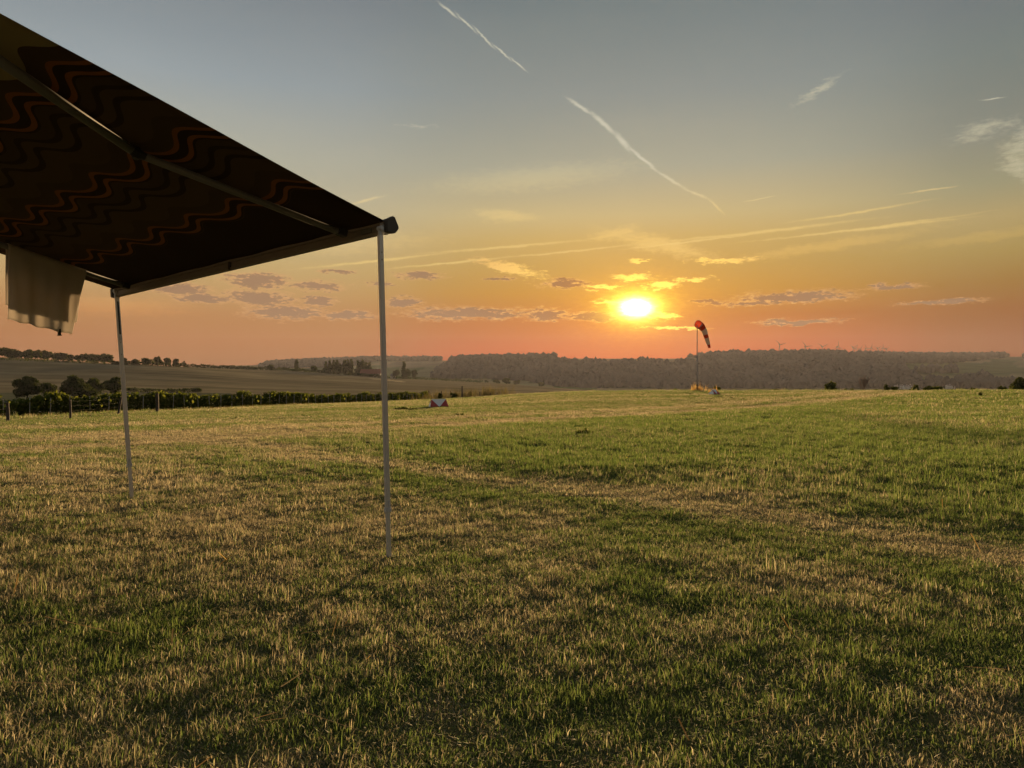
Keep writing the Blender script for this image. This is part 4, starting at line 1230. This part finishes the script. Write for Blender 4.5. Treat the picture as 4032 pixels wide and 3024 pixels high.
def grass_zone(name, r0, r1, dens, tuft, nb, L, wid, seed, nvar=8, lean=(.15, .9)):
    g = np.random.default_rng(seed)
    half = R_(44)
    ra, rb = (r0 * .82 if r0 > 3 else r0), r1 * 1.18
    n = int(dens * half * (rb * rb - ra * ra))
    r = np.sqrt(g.uniform(ra * ra, rb * rb, n)); a = g.uniform(-half, half, n)
    fade = np.clip((r - ra) / (r0 * 1.18 - ra + 1e-6), 0, 1) if r0 > 3 else np.ones(n)
    fade = fade * np.clip((rb - r) / (rb - r1 * .82), 0, 1)
    ok = g.random(n) < fade ** .7
    r, a = r[ok], a[ok]
    x, y = r * np.sin(a), r * np.cos(a) - .6
    u = CX + F * x / np.maximum(y, .3)
    k = (y > .9) & (y < edge_depth(u) * 1.03)
    # thin out at random where growth is weak
    x, y = x[k], y[k]
    n = len(x)
    z = ground_z(x, y)
    me = bpy.data.meshes.new(name)
    me.vertices.add(n); me.vertices.foreach_set('co', np.stack([x, y, z], -1).astype(np.float32).ravel())
    fattr(me, 'dry', np.clip(dryness(x, y) + g.normal(0, .10, n), 0, 1))
    clump = fbm(x * 3.3 + 70, y * 3.3 - 12, 3)
    hh = lushness(x, y) * g.gamma(9, 1 / 9, n) * (.68 + .64 * clump)
    tall = g.random(n) < .03
    hh[tall] *= 1.7
    fattr(me, 'hgt', hh)
    fattr(me, 'rot', g.uniform(0, 6.283, n))
    ia = me.attributes.new('pick', 'INT', 'POINT'); ia.data.foreach_set('value', g.integers(0, nvar, n).astype(np.int32))
    o = link(name, me, None, label=None, kind='stuff')
    ng = bpy.data.node_groups.new(name + '_scatter', 'GeometryNodeTree')
    ng.interface.new_socket('Geometry', in_out='INPUT', socket_type='NodeSocketGeometry')
    ng.interface.new_socket('Geometry', in_out='OUTPUT', socket_type='NodeSocketGeometry')
    N_ = ng.nodes; Lk = ng.links.new
    gi = N_.new('NodeGroupInput'); go = N_.new('NodeGroupOutput')
    jn = N_.new('GeometryNodeJoinGeometry')
    for v in range(nvar):
        Vv, lo, st, q1, q2 = blades(nb, tuft, L, wid, np.random.default_rng(seed * 50 + v), lean)
        tm = mesh_np(name + '_tuft', Vv, lo, st, False); fattr(tm, 'rnd', q1); fattr(tm, 'rnd2', q2); tm.materials.append(gmat)
        to = bpy.data.objects.new(name + '_tuft', tm)
        oi = N_.new('GeometryNodeObjectInfo'); oi.inputs['Object'].default_value = to; oi.inputs['As Instance'].default_value = False
        g2 = N_.new('GeometryNodeGeometryToInstance'); Lk(oi.outputs['Geometry'], g2.inputs[0]); Lk(g2.outputs[0], jn.inputs[0])
    ip = N_.new('GeometryNodeInstanceOnPoints'); Lk(gi.outputs[0], ip.inputs['Points']); Lk(jn.outputs[0], ip.inputs['Instance'])
    ip.inputs['Pick Instance'].default_value = True

    def na_(nm, dt):
        q = N_.new('GeometryNodeInputNamedAttribute'); q.data_type = dt; q.inputs['Name'].default_value = nm
        return q.outputs['Attribute']
    Lk(na_('pick', 'INT'), ip.inputs['Instance Index'])
    cr = N_.new('ShaderNodeCombineXYZ'); Lk(na_('rot', 'FLOAT'), cr.inputs[2]); Lk(cr.outputs[0], ip.inputs['Rotation'])
    cs = N_.new('ShaderNodeCombineXYZ'); cs.inputs[0].default_value = cs.inputs[1].default_value = 1.0; Lk(na_('hgt', 'FLOAT'), cs.inputs[2]); Lk(cs.outputs[0], ip.inputs['Scale'])
    Lk(ip.outputs[0], go.inputs[0])
    md = o.modifiers.new('scatter', 'NODES'); md.node_group = ng
    o.data.materials.append(gmat)
    print(name, n)
    return o


tag(grass_zone('grass', 1.4, 9.0, 240, .075, 84, .030, .0028, 11, 12, (.3, 1.45)), 'short mown grass mixed green and straw in the foreground', 'grass')
tag(grass_zone('grass', 1.4, 9.5, 170, .085, 70, .022, .0036, 15, 8, (.6, 1.4)), 'low matted grass under the taller blades in the foreground', 'grass')
tag(grass_zone('grass', 9.0, 26.0, 90, .10, 64, .037, .0056, 12, 10, (.3, 1.3)), 'mown grass across the middle of the airfield', 'grass')
tag(grass_zone('grass', 26.0, 62.0, 16, .21, 60, .050, .0135, 13, 8, (.3, 1.2)), 'yellowing grass farther out on the airfield', 'grass')
tag(grass_zone('grass', 62.0, 150.0, 3.2, .42, 48, .070, .036, 14, 6), 'grass along the far rim of the airfield', 'grass')


def blade_patch(name, P, hgt, wid, nper, spread, mat, seed, label, cat, kind='stuff', lean=(.1, .6), origin=None):
    """upright blades in small bunches at the given ground points, one mesh"""
    VV, LL, SS, Q1 = [], [], [], []
    nv = nl = 0
    for i, p in enumerate(P):
        v, lo, st, q1, q2 = blades(nper, spread, hgt * (.6 + .8 * rnd.random()), wid, np.random.default_rng(seed * 1000 + i), lean)
        VV.append(v + np.array(p)); LL.append(lo + nv); SS.append(st + nl); Q1.append(q1); nv += len(v); nl += len(lo)
    VV = np.concatenate(VV)
    if origin is not None: VV = VV - np.array(origin)
    me = mesh_np(name, VV, np.concatenate(LL), np.concatenate(SS)); fattr(me, 'rnd', np.concatenate(Q1))
    return link(name, me, mat, label=label, cat=cat, kind=kind, loc=origin)


def gpt(px, py): return on_ground(px, py)


g = np.random.default_rng(77)
P = []
for i in range(900):
    s_ = g.uniform(0, seg[-1]); x = float(np.interp(s_, seg, vx)) + g.normal(.9, .7); y = float(np.interp(s_, seg, vd)) + g.normal(-.6, .5)
    P.append((x, y, gz(x, y)))
blade_patch('rough_grass', P, .17, .022, 16, .32, M_rough, 3, 'pale rough grass growing along the foot of the vine row', 'grass', lean=(.2, .9))
P = []
for i in range(150):
    px = g.uniform(1660, 1990); py = float(np.interp(px, [1660, 1820, 1990], [1570, 1563, 1554])); q = on_ground(px, py) + Vector((g.normal(0, .8), g.uniform(.2, 2.5), 0))
    P.append((q.x, q.y, gz(q.x, q.y)))
blade_patch('dry_weeds', P, .95, .035, 12, .35, M_rough, 4, 'tall pale dry weeds between the far fence posts', 'weeds', lean=(.1, .5))
for px, hw_, lb in ((1732, 14, 'low green bush in the weeds left of the tall far post'), (1785, 18, 'dark bramble bush at the foot of the tall far post')):
    tree('bramble_bush', px, None, float(np.interp(px, [1660, 1990], [1547, 1545])), hw_, lb, 'bush', None, 'low', 320, M_bush, base=float(np.interp(px, [1660, 1820], [1569, 1563])))
P = [(wp.x + g.normal(.15, .42), wp.y + g.normal(.1, .4), 0) for i in range(24)]
P = [(a, b_, gz(a, b_)) for a, b_, c_ in P]
tag(blade_patch('dry_grass_clump', P, .56, .026, 12, .12, M_straw, 5, 'tall golden dry grass glowing round the foot of the windsock pole', 'grass', lean=(.3, .8)), None)
q = on_ground(2828, 1549) + Vector((0, 1.5, 0))
P = [(q.x + g.normal(0, .22), q.y + g.normal(0, .2), gz(q.x, q.y)) for i in range(14)]
blade_patch('dry_grass_clump', P, .42, .03, 10, .12, M_straw, 6, 'small golden grass clump at the right of the pale marker', 'grass', lean=(.2, .6))
for px, py, w_, h_, lb in ((930, 1650, 9, 7, 'lone dark clod like weed midway between the two awning legs'), (388, 1672, 8, 5, 'left one of three small weeds left of the leaning post'), (402, 1666, 7, 5, 'rear one of three small weeds left of the leaning post'), (418, 1674, 6, 6, 'right one of three small weeds left of the leaning post'), (626, 1664, 10, 5, 'flat weed below the tallest thick post'),
                       (2297, 1712, 34, 16, 'largest dark weed in the green grass right of the near leg'), (2061, 1735, 16, 12, 'dark weed left of the largest one in the green grass'), (2452, 1700, 20, 12, 'dark weed right of the largest one in the green grass'), (1590, 1612, 26, 8, 'dark weed patch left of the red and white marker, nearer the leg'),
                       (1630, 1614, 22, 6, 'dark weed patch just left of the red and white marker'), (1812, 1637, 22, 8, 'dark weed patch below right of the red and white marker'), (3860, 1560, 8, 15, 'tall spindly weed on the right part of the rim'), (3800, 1548, 7, 5, 'low weed beside the tall spindly weed'),
                       (2530, 1556, 6, 5, 'tiny weed far left of the windsock foot'), (2880, 1568, 7, 5, 'tiny dark weed right of the pale marker'), (2925, 1574, 7, 5, 'second tiny dark weed farther right of the pale marker')):
    q = on_ground(px, py); gg = np.random.default_rng(px)
    n = 60; Wd = w_ / F * q.y; Hh = h_ / F * q.y
    Pp = np.stack([gg.normal(0, .45, n) * Wd, gg.normal(0, .45, n) * Wd, np.abs(gg.normal(.35, .28, n)) * Hh], -1)
    link('weed', cards(Pp, gg.normal(0, 1, (n, 3)) + np.array([0, -.2, .6]), max(.28 * Hh, .25 * Wd), gg, 'weed'), M_weed, label=lb, cat='weed', group='weeds scattered over the airfield', loc=q)

# cut straw lying on the foreground grass
n = 900
r = np.sqrt(g.uniform(2.2 ** 2, 14 ** 2, n)); a = g.uniform(-.72, .72, n); x = r * np.sin(a); y = r * np.cos(a)
L = g.gamma(4, .022, n); th = g.uniform(0, 6.283, n); w = g.uniform(.0015, .0035, n); z = ground_z(x, y) + g.uniform(.02, .055, n)
dx, dy = np.cos(th), np.sin(th); rise = g.normal(0, .22, n)
V = np.stack([np.stack([x - dx * L - dy * w, y - dy * L + dx * w, z - rise * L], -1), np.stack([x - dx * L + dy * w, y - dy * L - dx * w, z - rise * L], -1),
              np.stack([x + dx * L + dy * w, y + dy * L - dx * w, z + rise * L], -1), np.stack([x + dx * L - dy * w, y + dy * L + dx * w, z + rise * L], -1)], 1).reshape(-1, 3)
V[:, 2] = np.maximum(V[:, 2], .012)
me = quads('cut_straw', V, np.arange(4 * n).reshape(-1, 4)); fattr(me, 'rnd', np.repeat(g.random(n), 4))
link('cut_straw', me, M_straw, label='loose cut straw lying on the mown grass', cat='straw', kind='stuff')

# ------------------------------------------------------------------ haze over the valley
zmin = float(GH.min()) - 1.5
hz = MB().box((0, 0, (zmin + 190) / 2), (3700, 3700, (190 - zmin) / 2)).mesh('haze')
hm = bpy.data.materials.new('valley_haze'); hm.use_nodes = True
hn = hm.node_tree.nodes; hn.remove(hn['Principled BSDF'])
pv = hn.new('ShaderNodeVolumePrincipled')
pv.inputs['Color'].default_value = (0.61, 0.62, 0.72, 1)
pv.inputs['Density'].default_value = 0.000027
pv.inputs['Anisotropy'].default_value = 0.42
hm.node_tree.links.new(pv.outputs[0], hn['Material Output'].inputs['Volume'])
link('haze', hz, hm, kind='stuff')
